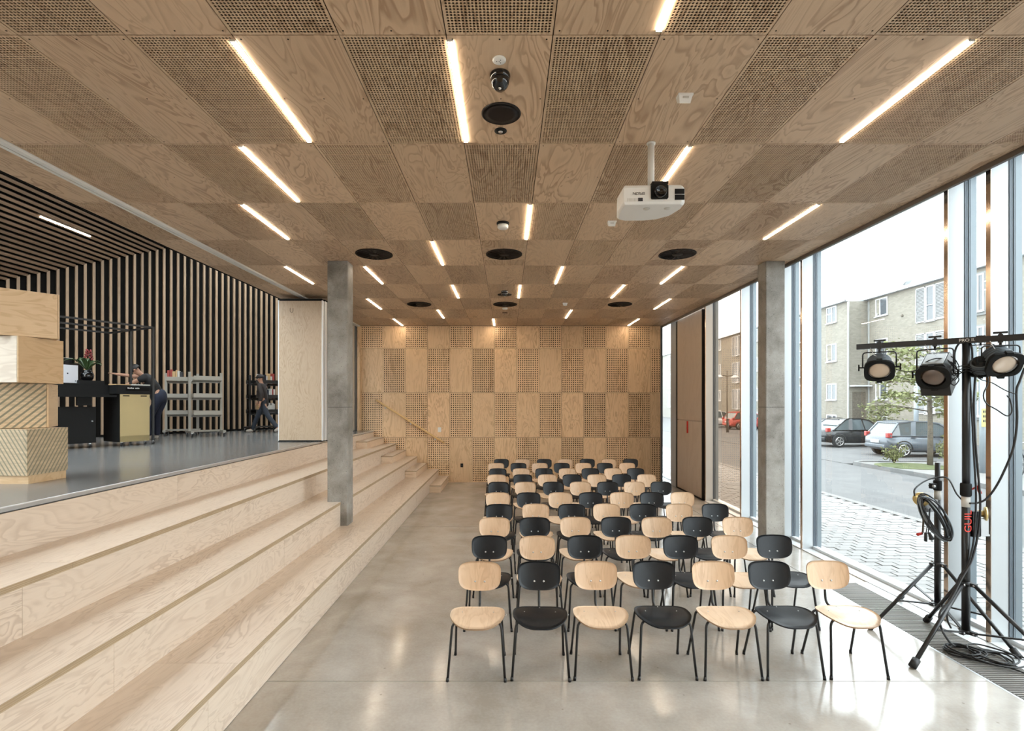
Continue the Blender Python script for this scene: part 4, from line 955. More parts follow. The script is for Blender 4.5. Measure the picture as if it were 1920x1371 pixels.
MB().box(-.27, .27, -.03, 0, .10, .44).build('screen', 'screen', mn, bevel=.006); MB().box(-.275, .275, -.032, -.002, .44, .447).build('top_edge', 'bookpale', mn); MB().box(-.03, .03, -.05, -.03, .01, .3).box(-.12, .12, -.12, .05, 0, .012).build('foot', 'blackmatte', mn); MB().box(.0, .1, 0, .002, .37, .378).build('screen_mark', 'paper', mn)
pp_ = C1 + Matrix.Rotation(DR, 3, 'Z') @ Vector((.80, -.45, 1.12))
pt = thing('potted_plant', 'red flowering plant in a dark glass vase on the desk', 'plant', pp_)
MB().lathe([(.05, 0), (.085, .03), (.095, .09), (.08, .14), (.055, .165), (.06, .18)], n=24).build('vase', M['dome'], pt)
rp_ = random.Random(9)
for i in range(9):
    a = 2 * PI * i / 9 + rp_.uniform(-.2, .2); ln = rp_.uniform(.20, .34); w = .035; zz = .17; ups = rp_.uniform(.10, .22)
    dirv = Vector((math.cos(a), math.sin(a), 0)); sd = Vector((-dirv.y, dirv.x, 0)); vs = []; n = 7
    for k in range(n + 1):
        f = k / n; c = dirv * ln * f + Vector((0, 0, zz + ups * math.sin(PI * f * .75) * 1.1)); ww = w * math.sin(PI * (f * .9 + .08))
        vs += [c - sd * ww, c + Vector((0, 0, -.008)), c + sd * ww]
    fs = []
    for k in range(n):
        for j in range(2): fs.append((k * 3 + j, k * 3 + j + 1, k * 3 + j + 4, k * 3 + j + 3))
    mb = MB(); mb.add(vs, fs, 0, True); o = mb.build('leaf', 'leafgreen', pt); so = o.modifiers.new('thick', 'SOLIDIFY'); so.thickness = .003
MB().tube([(0, 0, .15), (.02, 0, .32), (.03, .01, .48)], .005, 6).build('stem', 'leafgreen', pt)
mb = MB()
for i in range(26):
    z = .36 + .17 * i / 26; a = i * 2.4; rr_ = .055 * (1 - .5 * i / 26); mb.ball((.025 + rr_ * math.cos(a), rr_ * math.sin(a), z), .016, 5)
mb.build('flower_head', 'flower', pt)
for i, (x, y, s_, m_, l_) in enumerate(((.16, -.12, .13, 'bookpale', 'pale leaflet pile lying on the drawer unit end of the desk'), (.40, -.2, .16, 'booktan', 'buff leaflet pile lying on the desk beside the pale one'))):
    tag(MB().box(-s_, s_, -.09, .09, 0, .018).build('leaflet_pile', m_, None, C1 + Matrix.Rotation(DR, 3, 'Z') @ Vector((x, y, 1.0505)), DR + .2 * i), l_, 'papers')

# book trolleys
def trolley(label, x, y, rz, mat='cart', books=True, h=1.42, w=.62):
    t = thing('book_trolley', label, 'trolley', (x, y, STAGE), rz, 'book trolleys against the slatted wall')
    for sx in (-1, 1):
        MB().box(sx * w / 2 - .025, sx * w / 2 + .025, -.02, .02, .10, h).build('post', mat, t)
        b = MB().box(sx * w / 2 - .03, sx * w / 2 + .03, -.28, .28, .085, .13).build('foot_beam', mat, t)
        for sy in (-.24, .24): mb = MB(); caster(mb, sx * w / 2, sy, .038); mb.build('caster', ['steel', 'cable'], b)
    MB().box(-w / 2, w / 2, -.015, .015, .10, .14).build('base_rail', mat, t)
    for k, z in enumerate((.42, .80, 1.18)):
        for sy in (-1, 1):
            mb = MB(); mb.add([(-w / 2 + .03, sy * .02, z + .02), (w / 2 - .03, sy * .02, z + .02), (w / 2 - .03, sy * .24, z + .07), (-w / 2 + .03, sy * .24, z + .07)], [(0, 1, 2, 3)])
            s_ = mb.build('shelf', mat, t); so = s_.modifiers.new('thick', 'SOLIDIFY'); so.thickness = .012
            MB().box(-w / 2 + .03, w / 2 - .03, sy * .24 - .006, sy * .24 + .006, z + .06, z + .15).build('lip', mat, s_)
    return t
trolley('pale grey book trolley holding a few red and tan books', -7.50, 11.75, .45)
trolley('pale grey empty looking book trolley standing before its twin', -6.72, 11.35, .75)
trolley('dark book trolley full of books behind the walking person', -6.35, 13.35, .95, 'blackmetal', True, 1.45, .8)
bk = [('bookred', .05, .24), ('bookred', .04, .26), ('booktan', .06, .22), ('booktan', .03, .25), ('bookpale', .045, .23), ('print', .05, .21)]
def books(cx, cy, z, rz, seq, lab, grp):
    x = -.26
    for i, (m_, th, hh) in enumerate(seq):
        o = thing('book', lab % ORD[i], 'book', Vector((cx, cy, z)) + Matrix.Rotation(rz, 3, 'Z') @ Vector((x + th / 2, -.14, 0)), rz, grp)
        MB().box(-th / 2 + .003, th / 2 - .003, -.08, .075, .003, hh - .003).build('pages', 'paper', o)
        MB().box(-th / 2, -th / 2 + .003, -.085, .08, 0, hh).box(th / 2 - .003, th / 2, -.085, .08, 0, hh).box(-th / 2, th / 2, -.085, -.08, 0, hh).build('cover', m_, o)
        x += th + .004
books(-7.50, 11.75, STAGE + 1.235, .45, bk, 'book on the top shelf of the pale trolley, %s in the row', 'books on the pale trolley')
rb = random.Random(4)
for k, z in enumerate((.475, .855, 1.235)):
    seq = [(rb.choice(['bookred', 'booktan', 'bookpale', 'print', 'navy']), rb.uniform(.03, .06), rb.uniform(.19, .27)) for _ in range(9)]
    books(-6.35, 13.35, STAGE + z, .95, seq, 'book on the dark trolley, ' + ['bottom', 'middle', 'top'][k] + ' shelf, %s in the row', 'books on the dark trolley')

# ------------------------------------------------------------------ people
def skin_mesh(name, nodes, edges, mat, parent, sub=2, scale=1.0):
    me = bpy.data.meshes.new(name); bm = bmesh.new(); lay = bm.verts.layers.skin.verify()
    vs = []
    for i, (p, r) in enumerate(nodes):
        v = bm.verts.new(Vector(p) * scale); v[lay].radius = (r * scale, r * scale) if not isinstance(r, tuple) else (r[0] * scale, r[1] * scale); v[lay].use_root = (i == 0); vs.append(v)
    for a, b in edges: bm.edges.new((vs[a], vs[b]))
    bm.to_mesh(me); bm.free(); me.materials.append(M[mat] if isinstance(mat, str) else mat)
    o = obj(name, me, parent); sk = o.modifiers.new('skin', 'SKIN'); sk.use_smooth_shade = True; ss = o.modifiers.new('sub', 'SUBSURF'); ss.levels = sub; ss.render_levels = sub
    return o
def chain(idx): return [(a, b) for a, b in zip(idx[:-1], idx[1:])]
def figure(t, J, s, top, legs, shoe, hairm, cap=None):
    """J: dict of joints. Body is one continuous skinned surface, clothes are looser skins over it."""
    N = []; E = []; I = {}
    def nd(k, p, r): I[k] = len(N); N.append((p, r)); return I[k]
    nd('pel', J['pel'], .11); nd('belly', J['pel'].lerp(J['chest'], .5), .105); nd('chest', J['chest'], .13); nd('neckb', J['chest'].lerp(J['neck'], .75), .06); nd('neck', J['neck'], .05)
    hd = (J['head'] - J['neck']).normalized(); nd('jaw', J['head'] - hd * .055 + J['face'] * .012, .070); nd('skull', J['head'] + hd * .045 - J['face'] * .01, .086); nd('crown', J['head'] + hd * .10 - J['face'] * .012, .055)
    E += chain([I[k] for k in ('pel', 'belly', 'chest', 'neckb', 'neck', 'jaw', 'skull', 'crown')])
    for sd in ('l', 'r'):
        a = [nd('sh' + sd, J['sh' + sd], .062), nd('el' + sd, J['el' + sd], .042), nd('wr' + sd, J['wr' + sd], .028)]
        E += [(I['chest'], a[0])] + chain(a)
        hv = (J['wr' + sd] - J['el' + sd]).normalized(); pm = J['wr' + sd] + hv * .07; pi_ = nd('pm' + sd, pm, (.034, .020)); E.append((a[2], pi_))
        side = hv.cross(Vector((0, 0, 1)) if abs(hv.z) < .9 else J['face']).normalized()
        for q, (off, ln) in enumerate(((-.026, .060), (-.009, .074), (.009, .070), (.026, .054))):
            k1 = nd('f%s%d' % (sd, q), pm + side * off + hv * ln * .6, .0095); k2 = nd('g%s%d' % (sd, q), pm + side * off * 1.05 + hv * ln + J['face'] * .012, .008); E += [(pi_, k1), (k1, k2)]
        th1 = nd('t' + sd, J['wr' + sd] + hv * .04 + J['face'] * .035, .011); th2 = nd('u' + sd, J['wr' + sd] + hv * .085 + J['face'] * .05, .009); E += [(a[2], th1), (th1, th2)]
        l = [nd('hi' + sd, J['hi' + sd], .085), nd('kn' + sd, J['kn' + sd], .055), nd('an' + sd, J['an' + sd], .038), nd('to' + sd, J['to' + sd], .032)]
        E += [(I['pel'], l[0])] + chain(l)
    skin_mesh('body', N, E, 'skin', t, 2, s)
    # top
    n = [(J['pel'] + Vector((0, 0, -.20 if top[1] else -.17)), .165 if top[1] else .145), (J['pel'].lerp(J['chest'], .45), .140), (J['chest'], .158), (J['chest'].lerp(J['neck'], .95), .072)]; e = chain([0, 1, 2, 3])
    for sd in ('l', 'r'):
        k = len(n); f = top[1]
        n += [(J['sh' + sd], .085)] + ([(J['el' + sd], .064), (J['el' + sd].lerp(J['wr' + sd], .85), .050)] if f else [(J['sh' + sd].lerp(J['el' + sd], .55), .066)])
        e += [(2, k)] + chain(list(range(k, len(n))))
    skin_mesh('jacket' if top[1] else 'tshirt', n, e, top[0], t, 2, s)
    n = [(J['pel'] + Vector((0, 0, .03)), .112), (J['pel'] + Vector((0, 0, .15)), .108)]; e = [(0, 1)]
    for sd in ('l', 'r'):
        k = len(n); n += [(J['hi' + sd] - Vector((0, 0, .06)), .092), (J['kn' + sd], .076), (J['an' + sd] + Vector((0, 0, -.02)), .062)]; e += [(0, k)] + chain([k, k + 1, k + 2])
    skin_mesh('trousers', n, e, legs, t, 2, s)
    for sd in ('l', 'r'):
        d = (J['to' + sd] - J['an' + sd]); d.z = 0; d = d.normalized() if d.length > .01 else J['face']
        a = J['an' + sd]; b = J['to' + sd]
        skin_mesh('shoe', [(a - d * .03 + Vector((0, 0, -.03)), .048), (a.lerp(b, .5) + Vector((0, 0, -.015)), .050), (b + d * .02, .042)], [(0, 1), (1, 2)], shoe, t, 2, s)
    hc = J['head']; up = hd
    mb = MB()
    for sdn in (-1, 1):
        sdv = J['face'].cross(up).normalized() * sdn
        mb.ball((hc + J['face'] * .083 + sdv * .032 + up * .01) * s, .011 * s, 6)
    mb.build('eyes', 'hair', t)
    mb = MB(); mb.tube([(hc + J['face'] * .080 + up * .015) * s, (hc + J['face'] * .108 - up * .018) * s, (hc + J['face'] * .085 - up * .026) * s], [.008 * s, .015 * s, .010 * s], 6); mb.build('nose', 'skin', t)
    MB().bar((hc + J['face'] * .082 - up * .058 - J['face'].cross(up) * .022) * s, (hc + J['face'] * .082 - up * .058 + J['face'].cross(up) * .022) * s, .008 * s, .008 * s).build('mouth', 'flower', t)
    mb = MB()
    for sdn in (-1, 1): mb.ball((hc + J['face'].cross(up).normalized() * sdn * .088) * s, .022 * s, 6)
    mb.build('ears', 'skin', t)
    def bowl(nm, c, rad, low, m_):          # rounded shell over the skull, open towards the neck
        prof = [(rad * math.cos(low + (PI / 2 - low) * k / 8), rad * math.sin(low + (PI / 2 - low) * k / 8)) for k in range(9)]; prof[-1] = (.0001, rad)
        MB().lathe([(rad_ * s, h_ * s) for rad_, h_ in prof], c * s, up, n=20).build(nm, m_, t)
    bowl('hair', hc + up * .045 - J['face'] * .035, .098, -.25, hairm)
    if cap:
        bowl('cap', hc + up * .050 - J['face'] * .012, .108, .05, cap)
        mb = MB(); vs = []
        sdv = J['face'].cross(up).normalized()
        for k in range(9):
            a = PI * k / 8; vs += [(hc + up * .065 + sdv * .085 * math.cos(a) + J['face'] * (.05 + .03 * math.sin(a))) * s, (hc + up * .05 + sdv * .08 * math.cos(a) + J['face'] * (.07 + .11 * math.sin(a))) * s]
        mb.add(vs, [(2 * k, 2 * k + 1, 2 * k + 3, 2 * k + 2) for k in range(8)], 0, True); o = mb.build('cap_peak', cap, t); so = o.modifiers.new('thick', 'SOLIDIFY'); so.thickness = .006
V = Vector
pw = thing('person', 'person in a cap, dark jacket and jeans striding past the slatted wall', 'person', (-6.02, 12.60, STAGE))
J = dict(face=V((-1, 0, 0)), pel=V((0, 0, .95)), chest=V((-.05, 0, 1.27)), neck=V((-.07, 0, 1.50)), head=V((-.11, 0, 1.62)),
         shl=V((-.05, -.19, 1.42)), ell=V((.06, -.26, 1.14)), wrl=V((.02, -.27, .90)), shr=V((-.05, .19, 1.42)), elr=V((-.14, .25, 1.13)), wrr=V((-.28, .24, .93)),
         hil=V((.02, -.09, .90)), knl=V((.16, -.09, .52)), anl=V((.46, -.09, .17)), tol=V((.38, -.09, .045)), hir=V((-.02, .09, .90)), knr=V((-.22, .09, .53)), anr=V((-.40, .09, .10)), tor=V((-.56, .09, .045)))
figure(pw, J, .82, ('jacket', True), 'jeans', 'shoe', 'hair', 'jacket')
M['capgrey'] = plain('cap_grey', (0.14, 0.11, 0.09), .8)
pd = thing('person', 'person in a black T-shirt leaning over the desk with an outstretched arm', 'person', (-7.02, 10.28, STAGE), 0)
J = dict(face=V((-.85, -.5, 0)).normalized(), pel=V((0, 0, .97)), chest=V((-.17, -.10, 1.22)), neck=V((-.28, -.17, 1.40)), head=V((-.36, -.22, 1.48)),
         shl=V((-.10, -.28, 1.32)), ell=V((-.34, -.36, 1.20)), wrl=V((-.46, -.48, 1.10)), shr=V((-.28, .03, 1.34)), elr=V((-.56, -.04, 1.36)), wrr=V((-.80, -.14, 1.40)),
         hil=V((.04, -.09, .92)), knl=V((-.16, -.06, .52)), anl=V((-.24, .02, .09)), tol=V((-.38, -.06, .045)), hir=V((.02, .09, .92)), knr=V((-.14, .12, .52)), anr=V((-.20, .22, .09)), tor=V((-.34, .16, .045)))
figure(pd, J, .94, ('tshirt', False), 'navy', 'shoe', 'hair')
o = MB().prism([(-.03, -.03), (.035, 0), (-.03, .03)], 0, .002).build('shirt_mark', 'paper', pd, V((-.24, -.265, 1.17)) * .94); o.rotation_euler = (PI / 2 + .15, 0, -.45)

# ------------------------------------------------------------------ the street outside
GZ = -0.05
struct(MB().box(4.56, 60, -30, 110, -.40, -.16).build('ground', 'asphalt'), 'asphalt ground outside')
struct(MB().box(-60, 4.56, -40, YB - .15, -.40, -.16).build('ground', 'pavegrey'), 'paved ground behind the viewer')
rd = struct(MB().box(7.80, 12.38, -30, 110, -.16, -.10).build('road', 'asphalt'), 'grey asphalt street outside the glass wall')
MB().box(7.62, 7.80, -30, 110, -.16, -.055).build('gutter', 'pavegrey', rd)
lot = struct(MB().box(12.38, 23.85, 18.6, 110, -.16, -.085).build('pavement', 'asphalt'), 'asphalt parking lot in front of the brick building')
pv = struct(MB().box(4.60, 7.62, -20, 80, -.16, -.075).build('pavement', 'joint'), 'granite sett paving outside the glass wall')
MB().box(4.60, 4.80, -20, 80, -.075, -.045).build('drain_strip', 'alu', pv)
psx, psy = .232, .142
nx = int((7.62 - 4.82) / psx)
prnd = random.Random(11)
pm = [MB().prism([(-.108, -.064), (.108, -.066), (.111, .060), (-.106, .064)], -.03, .0).mesh('sett', 'paver'), MB().prism([(-.110, -.062), (.106, -.066), (.108, .066), (-.111, .061)], -.03, .0).mesh('sett', 'paver')]
rowsY = []
y = -2.0; k = 0
cnt = 0; mbs = MB()
while y < 34:
    for i in range(nx + 1):
        x = 4.82 + psx * (i + (.5 if k % 2 else 0.02)) ; yy = y + .02 * math.sin(x * 2)
        if x > 7.60: continue
        if 6.05 < y < 9.2 and cnt < 300 and 951 + 955 * x / yy < 1785:
            o = obj('sett', pm[(i + k) % 2], pv, (x, yy, -.052 + prnd.uniform(-.006, .004))); cnt += 1
        else:
            z = -.052 + prnd.uniform(-.006, .004); mbs.add([(x - .109, yy - .064, z), (x + .109, yy - .064, z), (x + .109, yy + .064, z), (x - .109, yy + .064, z),
                                                          (x - .112, yy - .067, -.075), (x + .112, yy - .067, -.075), (x + .112, yy + .067, -.075), (x - .112, yy + .067, -.075)],
                                                         [(0, 1, 2, 3), (0, 4, 5, 1), (1, 5, 6, 2), (2, 6, 7, 3), (3, 7, 4, 0)])
    y += psy; k += 1
o = mbs.build('setts', 'paver', pv); o['kind'] = 'stuff'
isl = struct(MB().box(12.52, 15.6, -20, 18.2, -.16, .01).build('pavement', 'pavegrey'), 'raised pavement island with the young tree')
MB().prism([(12.38, -20), (12.52, -20), (12.52, 18.2), (12.9, 18.45), (15.6, 18.5), (15.6, 18.62), (12.8, 18.6), (12.42, 18.3)], -.16, .025).build('kerb', 'kerb', isl)
mb = MB(); mb.prism([(13.5 + 1.1 * math.cos(a), 17.0 + .9 * math.sin(a)) for a in [2 * PI * k / 16 for k in range(16)]], .01, .03); mb.build('grass_patch', 'grass', isl)
struct(MB().box(8.0, 60, 12, 22, -.17, -.165).build('ground_seam', 'asphalt')) if False else None

# brick apartment building, parallel to the street
DX, DL, YC = 25.3, 23.95, 35.7
bd_ = thing('apartment_building', 'long yellow brick apartment block with white windows across the street', 'building', (DX, YC, 0))
ZR = 9.30
def bbox(nm, mat, x0, x1, y0, y1, z0, z1, par=bd_, bevel=0): return MB().box(x0 - DX, x1 - DX, y0 - YC, y1 - YC, z0, z1).build(nm, mat, par, bevel=bevel)
bbox('wall', 'brick', DX, DX + 11, 6, YC, -.16, ZR); bbox('wall', 'brick', DL, DX + 11, YC, 98, -.16, ZR - .05)
for nm_, x0_, y0_, y1_, zz in (('roof', DX - .28, 5.7, YC + .0, ZR), ('roof', DL - .28, YC + .02, 98.3, ZR - .05)):
    rr_ = bbox(nm_, 'roofgrey', x0_, DX + 11.3, y0_, y1_, zz, zz + .12)
    bbox('eaves', 'pvc', x0_ - .02, x0_ + .02, y0_, y1_, zz - .10, zz + .04, rr_) if False else None
    o = MB().box(x0_ - DX - .06, x0_ - DX + .06, y0_ - YC, y1_ - YC, zz + .02, zz + .10).build('gutter', 'alulight', bd_)
def bwin(x, y0, y1, z0, z1, split=.42, tilt=False):
    f = .07
    mb = MB()
    X0, X1 = x - DX - .045, x - DX + .02; Y0, Y1 = y0 - YC, y1 - YC; ym = Y0 + (Y1 - Y0) * split
    mb.box(X0, X1, Y0, Y1, z0, z0 + f).box(X0, X1, Y0, Y1, z1 - f, z1).box(X0, X1, Y0, Y0 + f, z0 + f, z1 - f).box(X0, X1, Y1 - f, Y1, z0 + f, z1 - f).box(X0, X1, ym - f / 2, ym + f / 2, z0 + f, z1 - f)
    w = mb.build('window', 'pvc', bd_)
    MB().box(X0 + .03, X0 + .045, Y0 + f, ym - f / 2, z0 + f, z1 - f).build('pane', 'pane', w)
    if tilt:
        mb = MB(); a, b, zb, zt = ym + f / 2, Y1 - f, z0 + f, z1 - f
        mb.add([(X0 + .03, a, zb), (X0 + .03, b, zb), (X0 + .25, b, zt), (X0 + .25, a, zt)], [(3, 2, 1, 0), (0, 1, 2, 3)]); mb.build('pane', 'pane', w)
        for q in (a, b - .05): MB().bar((X0 + .03, q, zb), (X0 + .25, q, zt), .05, .04).build('sash_bar', 'pvc', w)
    else: MB().box(X0 + .03, X0 + .045, ym + f / 2, Y1 - f, z0 + f, z1 - f).build('pane', 'pane', w)
    MB().box(X0 - .07, X0 + .02, Y0 - .05, Y1 + .05, z0 - .05, z0).build('sill', 'pvc', w)
def bfrench(x, y0, z0, z1):
    """french window between two louvred shutters"""
    X0 = x - DX - .07
    for a, b in ((0, .72), (1.42, 2.14)):
        mb = MB().box(X0, X0 + .05, y0 + a - YC, y0 + a + .05 - YC, z0, z1).box(X0, X0 + .05, y0 + b - .05 - YC, y0 + b - YC, z0, z1).box(X0, X0 + .05, y0 + a - YC, y0 + b - YC, z0, z0 + .06).box(X0, X0 + .05, y0 + a - YC, y0 + b - YC, z1 - .06, z1)
        s_ = mb.build('shutter', 'pvc', bd_)
        mb = MB(); z = z0 + .10
        while z < z1 - .10:
            mb.add([(X0 + .005, y0 + a + .05 - YC, z), (X0 + .005, y0 + b - .05 - YC, z), (X0 + .045, y0 + b - .05 - YC, z + .05), (X0 + .045, y0 + a + .05 - YC, z + .05)], [(0, 1, 2, 3), (3, 2, 1, 0)]); z += .085
        mb.build('louvres', 'pvc', s_)
        MB().box(X0 + .046, X0 + .05, y0 + a - YC, y0 + b - YC, z0, z1).build('backing', 'panelgrey', s_)
    bwin(x, y0 + .74, y0 + 1.40, z0, z1, .14)
    MB().bar((X0 - .05, y0 + .74 - YC, z0 + .95), (X0 - .05, y0 + 1.40 - YC, z0 + .95), .03).build('railing', 'alu', bd_)
rowsZ = [(8.0, 9.2), (5.15, 6.45), (2.33, 3.53)]
for yy in (33.85, 22.6, 13.0):
    for j, (za, zb) in enumerate(rowsZ): bwin(DX, yy, yy + 1.1, za, zb, .62, j != 1 or yy < 30)
    bwin(DX, yy, yy + 1.1, .75, 1.25)
for yy in (29.35, 18.3, 9.0):
    for (za, zb) in ((7.02, 9.15), (4.20, 6.35), (1.45, 3.55)): bfrench(DX, yy, za, zb)
for yy in (25.4, 14.6):
    for (za, zb) in ((7.0, 9.1), (4.2, 6.3), (1.4, 3.5)):
        bbox('balcony_panel', 'panelgrey', DX - .10, DX + .02, yy, yy + 2.6, za - .2, zb)
        bwin(DX - .10, yy + 1.5, yy + 2.3, za, zb - .1)
for i, yy in enumerate((37.0, 45.5, 48.5, 57, 60, 68.5, 80)):
    for j, (za, zb) in enumerate(rowsZ): bwin(DL, yy, yy + 1.15, za, zb, .45, j == 1 and i == 0)
    bwin(DL, yy, yy + 1.15, .75, 1.25)
for yy in (40.5, 52.0, 63.5, 74):
    for (za, zb) in ((7.02, 9.1), (4.20, 6.35), (1.45, 3.55)): bfrench(DL, yy, za, zb)
bbox('downpipe', 'alu', DL - .10, DL - .02, YC - .06, YC + .02, -.1, ZR - .1); bbox('downpipe', 'alu', DX - .08, DX, YC - .14, YC - .06, -.1, ZR - .1)
bbox('door_canopy', 'pvc', DL + .05, DX - .05, YC - .5, YC, 3.25, 3.35); bbox('entrance_door', 'bark', DL + .25, DX - .20, YC - .03, YC + .02, -.1, 2.9)
for yy in (31.9, 36.5):
    pass
mb = MB()
for yy, zz, xx in ((32.6, 7.7, DX), (32.6, 4.9, DX), (38.9, 7.6, DL), (38.9, 4.8, DL), (38.9, 2.2, DL)): mb.lathe([(.09, 0), (.09, .04)], (xx - DX, yy - YC, zz), (-1, 0, 0), n=10)
mb.build('wall_vents', 'bark', bd_)
mb = MB().box(.2, .9, -5.6, -4.7, ZR, ZR + .75); mb.build('chimney', 'roofgrey', bd_)
mb = MB().lathe([(.0001, -.10), (.22, -.04), (.36, .06)], (-.1, -3.6, ZR + .55), (-.9, -.4, .25), n=18).tube([(0, -3.6, ZR), (0, -3.6, ZR + .6)], .03, 8); mb.build('satellite_dish', 'alu', bd_)
MB().tube([(.1, -4.0, ZR), (.1, -4.0, ZR + 2.3)], .025, 6).build('aerial', 'alu', bd_)

# parked cars
def car(label, x, y, rz, paint, L_, W_, H_, hatch, tail=True, z0=-.085):
    t = thing('parked_car', label, 'car', (x, y, z0), rz)
    # local: +x is forward, origin mid car
    hl = L_ / 2; hw = W_ / 2; R = .30
    st = [(-hl, .55, .80, .42, .80), (-hl + .06, .40, .90, .30, .93), (-hl + .5, .22, .95, .20, 1.0), (-.4, .20, .92, .18, 1.0), (.5, .20, .90, .18, 1.0), (hl - .9, .20, .86, .18, 1.0), (hl - .35, .22, .74, .20, .95), (hl - .05, .34, .64, .28, .84), (hl, .42, .58, .38, .70)]
    mb = MB(); vs = []; n = 14
    for (sx, zb, zt, zb2, wf) in st:
        for j in range(n):
            a = 2 * PI * j / n; c, s_ = math.cos(a), math.sin(a)
            yy = hw * wf * math.copysign(abs(c) ** .35, c); zz = (zb2 + zt) / 2 + (zt - zb2) / 2 * math.copysign(abs(s_) ** .55, s_)
            vs.append((sx, yy, zz * H_ / 1.47))
    fs = [tuple(range(n - 1, -1, -1)), tuple((len(st) - 1) * n + j for j in range(n))]
    for i in range(len(st) - 1):
        for j in range(n): fs.append((i * n + j, i * n + (j + 1) % n, (i + 1) * n + (j + 1) % n, (i + 1) * n + j))
    mb.add(vs, fs, 0, True); mb.build('body', paint, t)
    zb = .88 * H_ / 1.47; rr0 = -hl + (.10 if hatch else .35); 
    g = [(rr0, zb), (rr0 + (.42 if hatch else .75), H_ - .05), (rr0 + .95, H_), (rr0 + 1.55, H_ - .01), (rr0 + 2.0, H_ - .08), (rr0 + 2.75, zb)]
    def sec(p, f): return [(p[0], sy * hw * f, p[1]) for sy in (-1, 1)]
    wid = [.90, .76, .74, .74, .76, .92]
    mb = MB(); vs = []
    for p, f in zip(g, wid): vs += sec(p, f)
    k = len(g); bl = [(g[i][0], zb - .02) for i in range(k)]
    side = []
    # glasshouse side walls (glass), roof and screens
    fs = []
    for i in range(k - 1): fs.append((2 * i, 2 * i + 1, 2 * i + 3, 2 * i + 2))
    mb.add(vs, [fs[0], fs[4]], 1); mb.add(vs, fs[1:4], 0)
    base = [(p[0], s_ * hw * .92, zb) for p in g for s_ in (-1, 1)]
    o_ = len(mb.v); mb.v += [tuple(p) for p in base]
    for i in range(k - 1):
        for sdn in (0, 1):
            mb.f.append([2 * i + sdn, 2 * i + 2 + sdn, o_ + 2 * i + 2 + sdn, o_ + 2 * i + sdn]); mb.m.append(1); mb.sm.append(False)
    mb.build('glasshouse', [paint, 'carglass'], t)
    mb = MB()
    for s_ in (-1, 1):
        for i in range(k - 1): mb.bar((g[i][0], s_ * hw * wid[i], g[i][1]), (g[i + 1][0], s_ * hw * wid[i + 1], g[i + 1][1]), .07, .05)
        mb.bar((rr0 + .95, s_ * hw * .745, H_ - .01), (rr0 + .85, s_ * hw * .925, zb), .26, .03); mb.bar((rr0 + 1.62, s_ * hw * .75, H_ - .02), (rr0 + 1.70, s_ * hw * .925, zb), .05, .03)
        mb.bar((rr0, s_ * hw * .92, zb), (rr0 + 2.75, s_ * hw * .93, zb), .05, .03)
    mb.bar((rr0 + .40, -hw * .76, H_ - .05), (rr0 + .40, hw * .76, H_ - .05), .06)
    mb.build('pillars', paint, t)
    for wx in (-hl + .62, hl - .72):
        for s_ in (-1, 1):
            w_ = MB().lathe([(.20, -.09), (R - .02, -.10), (R, -.06), (R, .06), (R - .02, .10), (.20, .09)], (wx, s_ * (hw - .10), R), (0, 1, 0), n=26).build('wheel', 'tyre', t)
            mb = MB()
            for q in range(5):
                a = 2 * PI * q / 5; mb.bar((wx, s_ * (hw - .005), R), (wx + .19 * math.cos(a), s_ * (hw - .005), R + .19 * math.sin(a)), .05, .03, 0, (0, 1, 0))
            mb.tube([(wx + .20 * math.cos(2 * PI * q / 24), s_ * (hw - .008), R + .20 * math.sin(2 * PI * q / 24)) for q in range(24)], .014, 6, closed=True); mb.build('rim', 'chrome', w_)
            MB().tube([(wx + (R + .045) * math.cos(PI * q / 14), s_ * (hw - .02), R + .01 + (R + .045) * math.sin(PI * q / 14)) for q in range(15)], .028, 6).build('wheel_arch', 'tyre', t)
    for s_ in (-1, 1):
        MB().box(-hl + .01, -hl + .20, s_ * hw * .84 - .075, s_ * hw * .84 + .075, .80 * H_ / 1.47, 1.0 * H_ / 1.47).build('tail_light', 'tail', t, bevel=.02)
        for dx in (.05, .95): MB().box(rr0 + .75 + dx, rr0 + .95 + dx, s_ * (hw + .0) - .015, s_ * (hw + .0) + .015, .80 * H_ / 1.47, .83 * H_ / 1.47).build('door_handle', paint, t)
        MB().ball((rr0 + 2.05, s_ * (hw + .09), zb + .06), .085, 8).build('wing_mirror', paint, t)
    MB().box(-hl - .03, -hl + .02, -.26, .26, .56, .68).build('number_plate', 'pvc', t); MB().box(-hl - .05, -hl + .15, -hw * .78, hw * .78, .36, .50).build('rear_bumper', paint, t, bevel=.03)
    return t
car('small silver grey hatchback with red tail lights parked beside the tree', 17.2, 21.3, math.radians(-3), 'carsilver', 3.5, 1.6, 1.45, True)
car('black low hatchback parked beyond the silver one', 17.9, 26.2, math.radians(6), 'carblack', 4.4, 1.78, 1.42, False)
car('pale car parked far down the street behind bronze glass', 19.5, 46.5, math.radians(8), M['alulight'], 4.2, 1.75, 1.45, True)
car('dark red car parked farthest down the street behind bronze glass', 20.2, 42.5, math.radians(8), M['bookred'], 4.0, 1.7, 1.45, True)

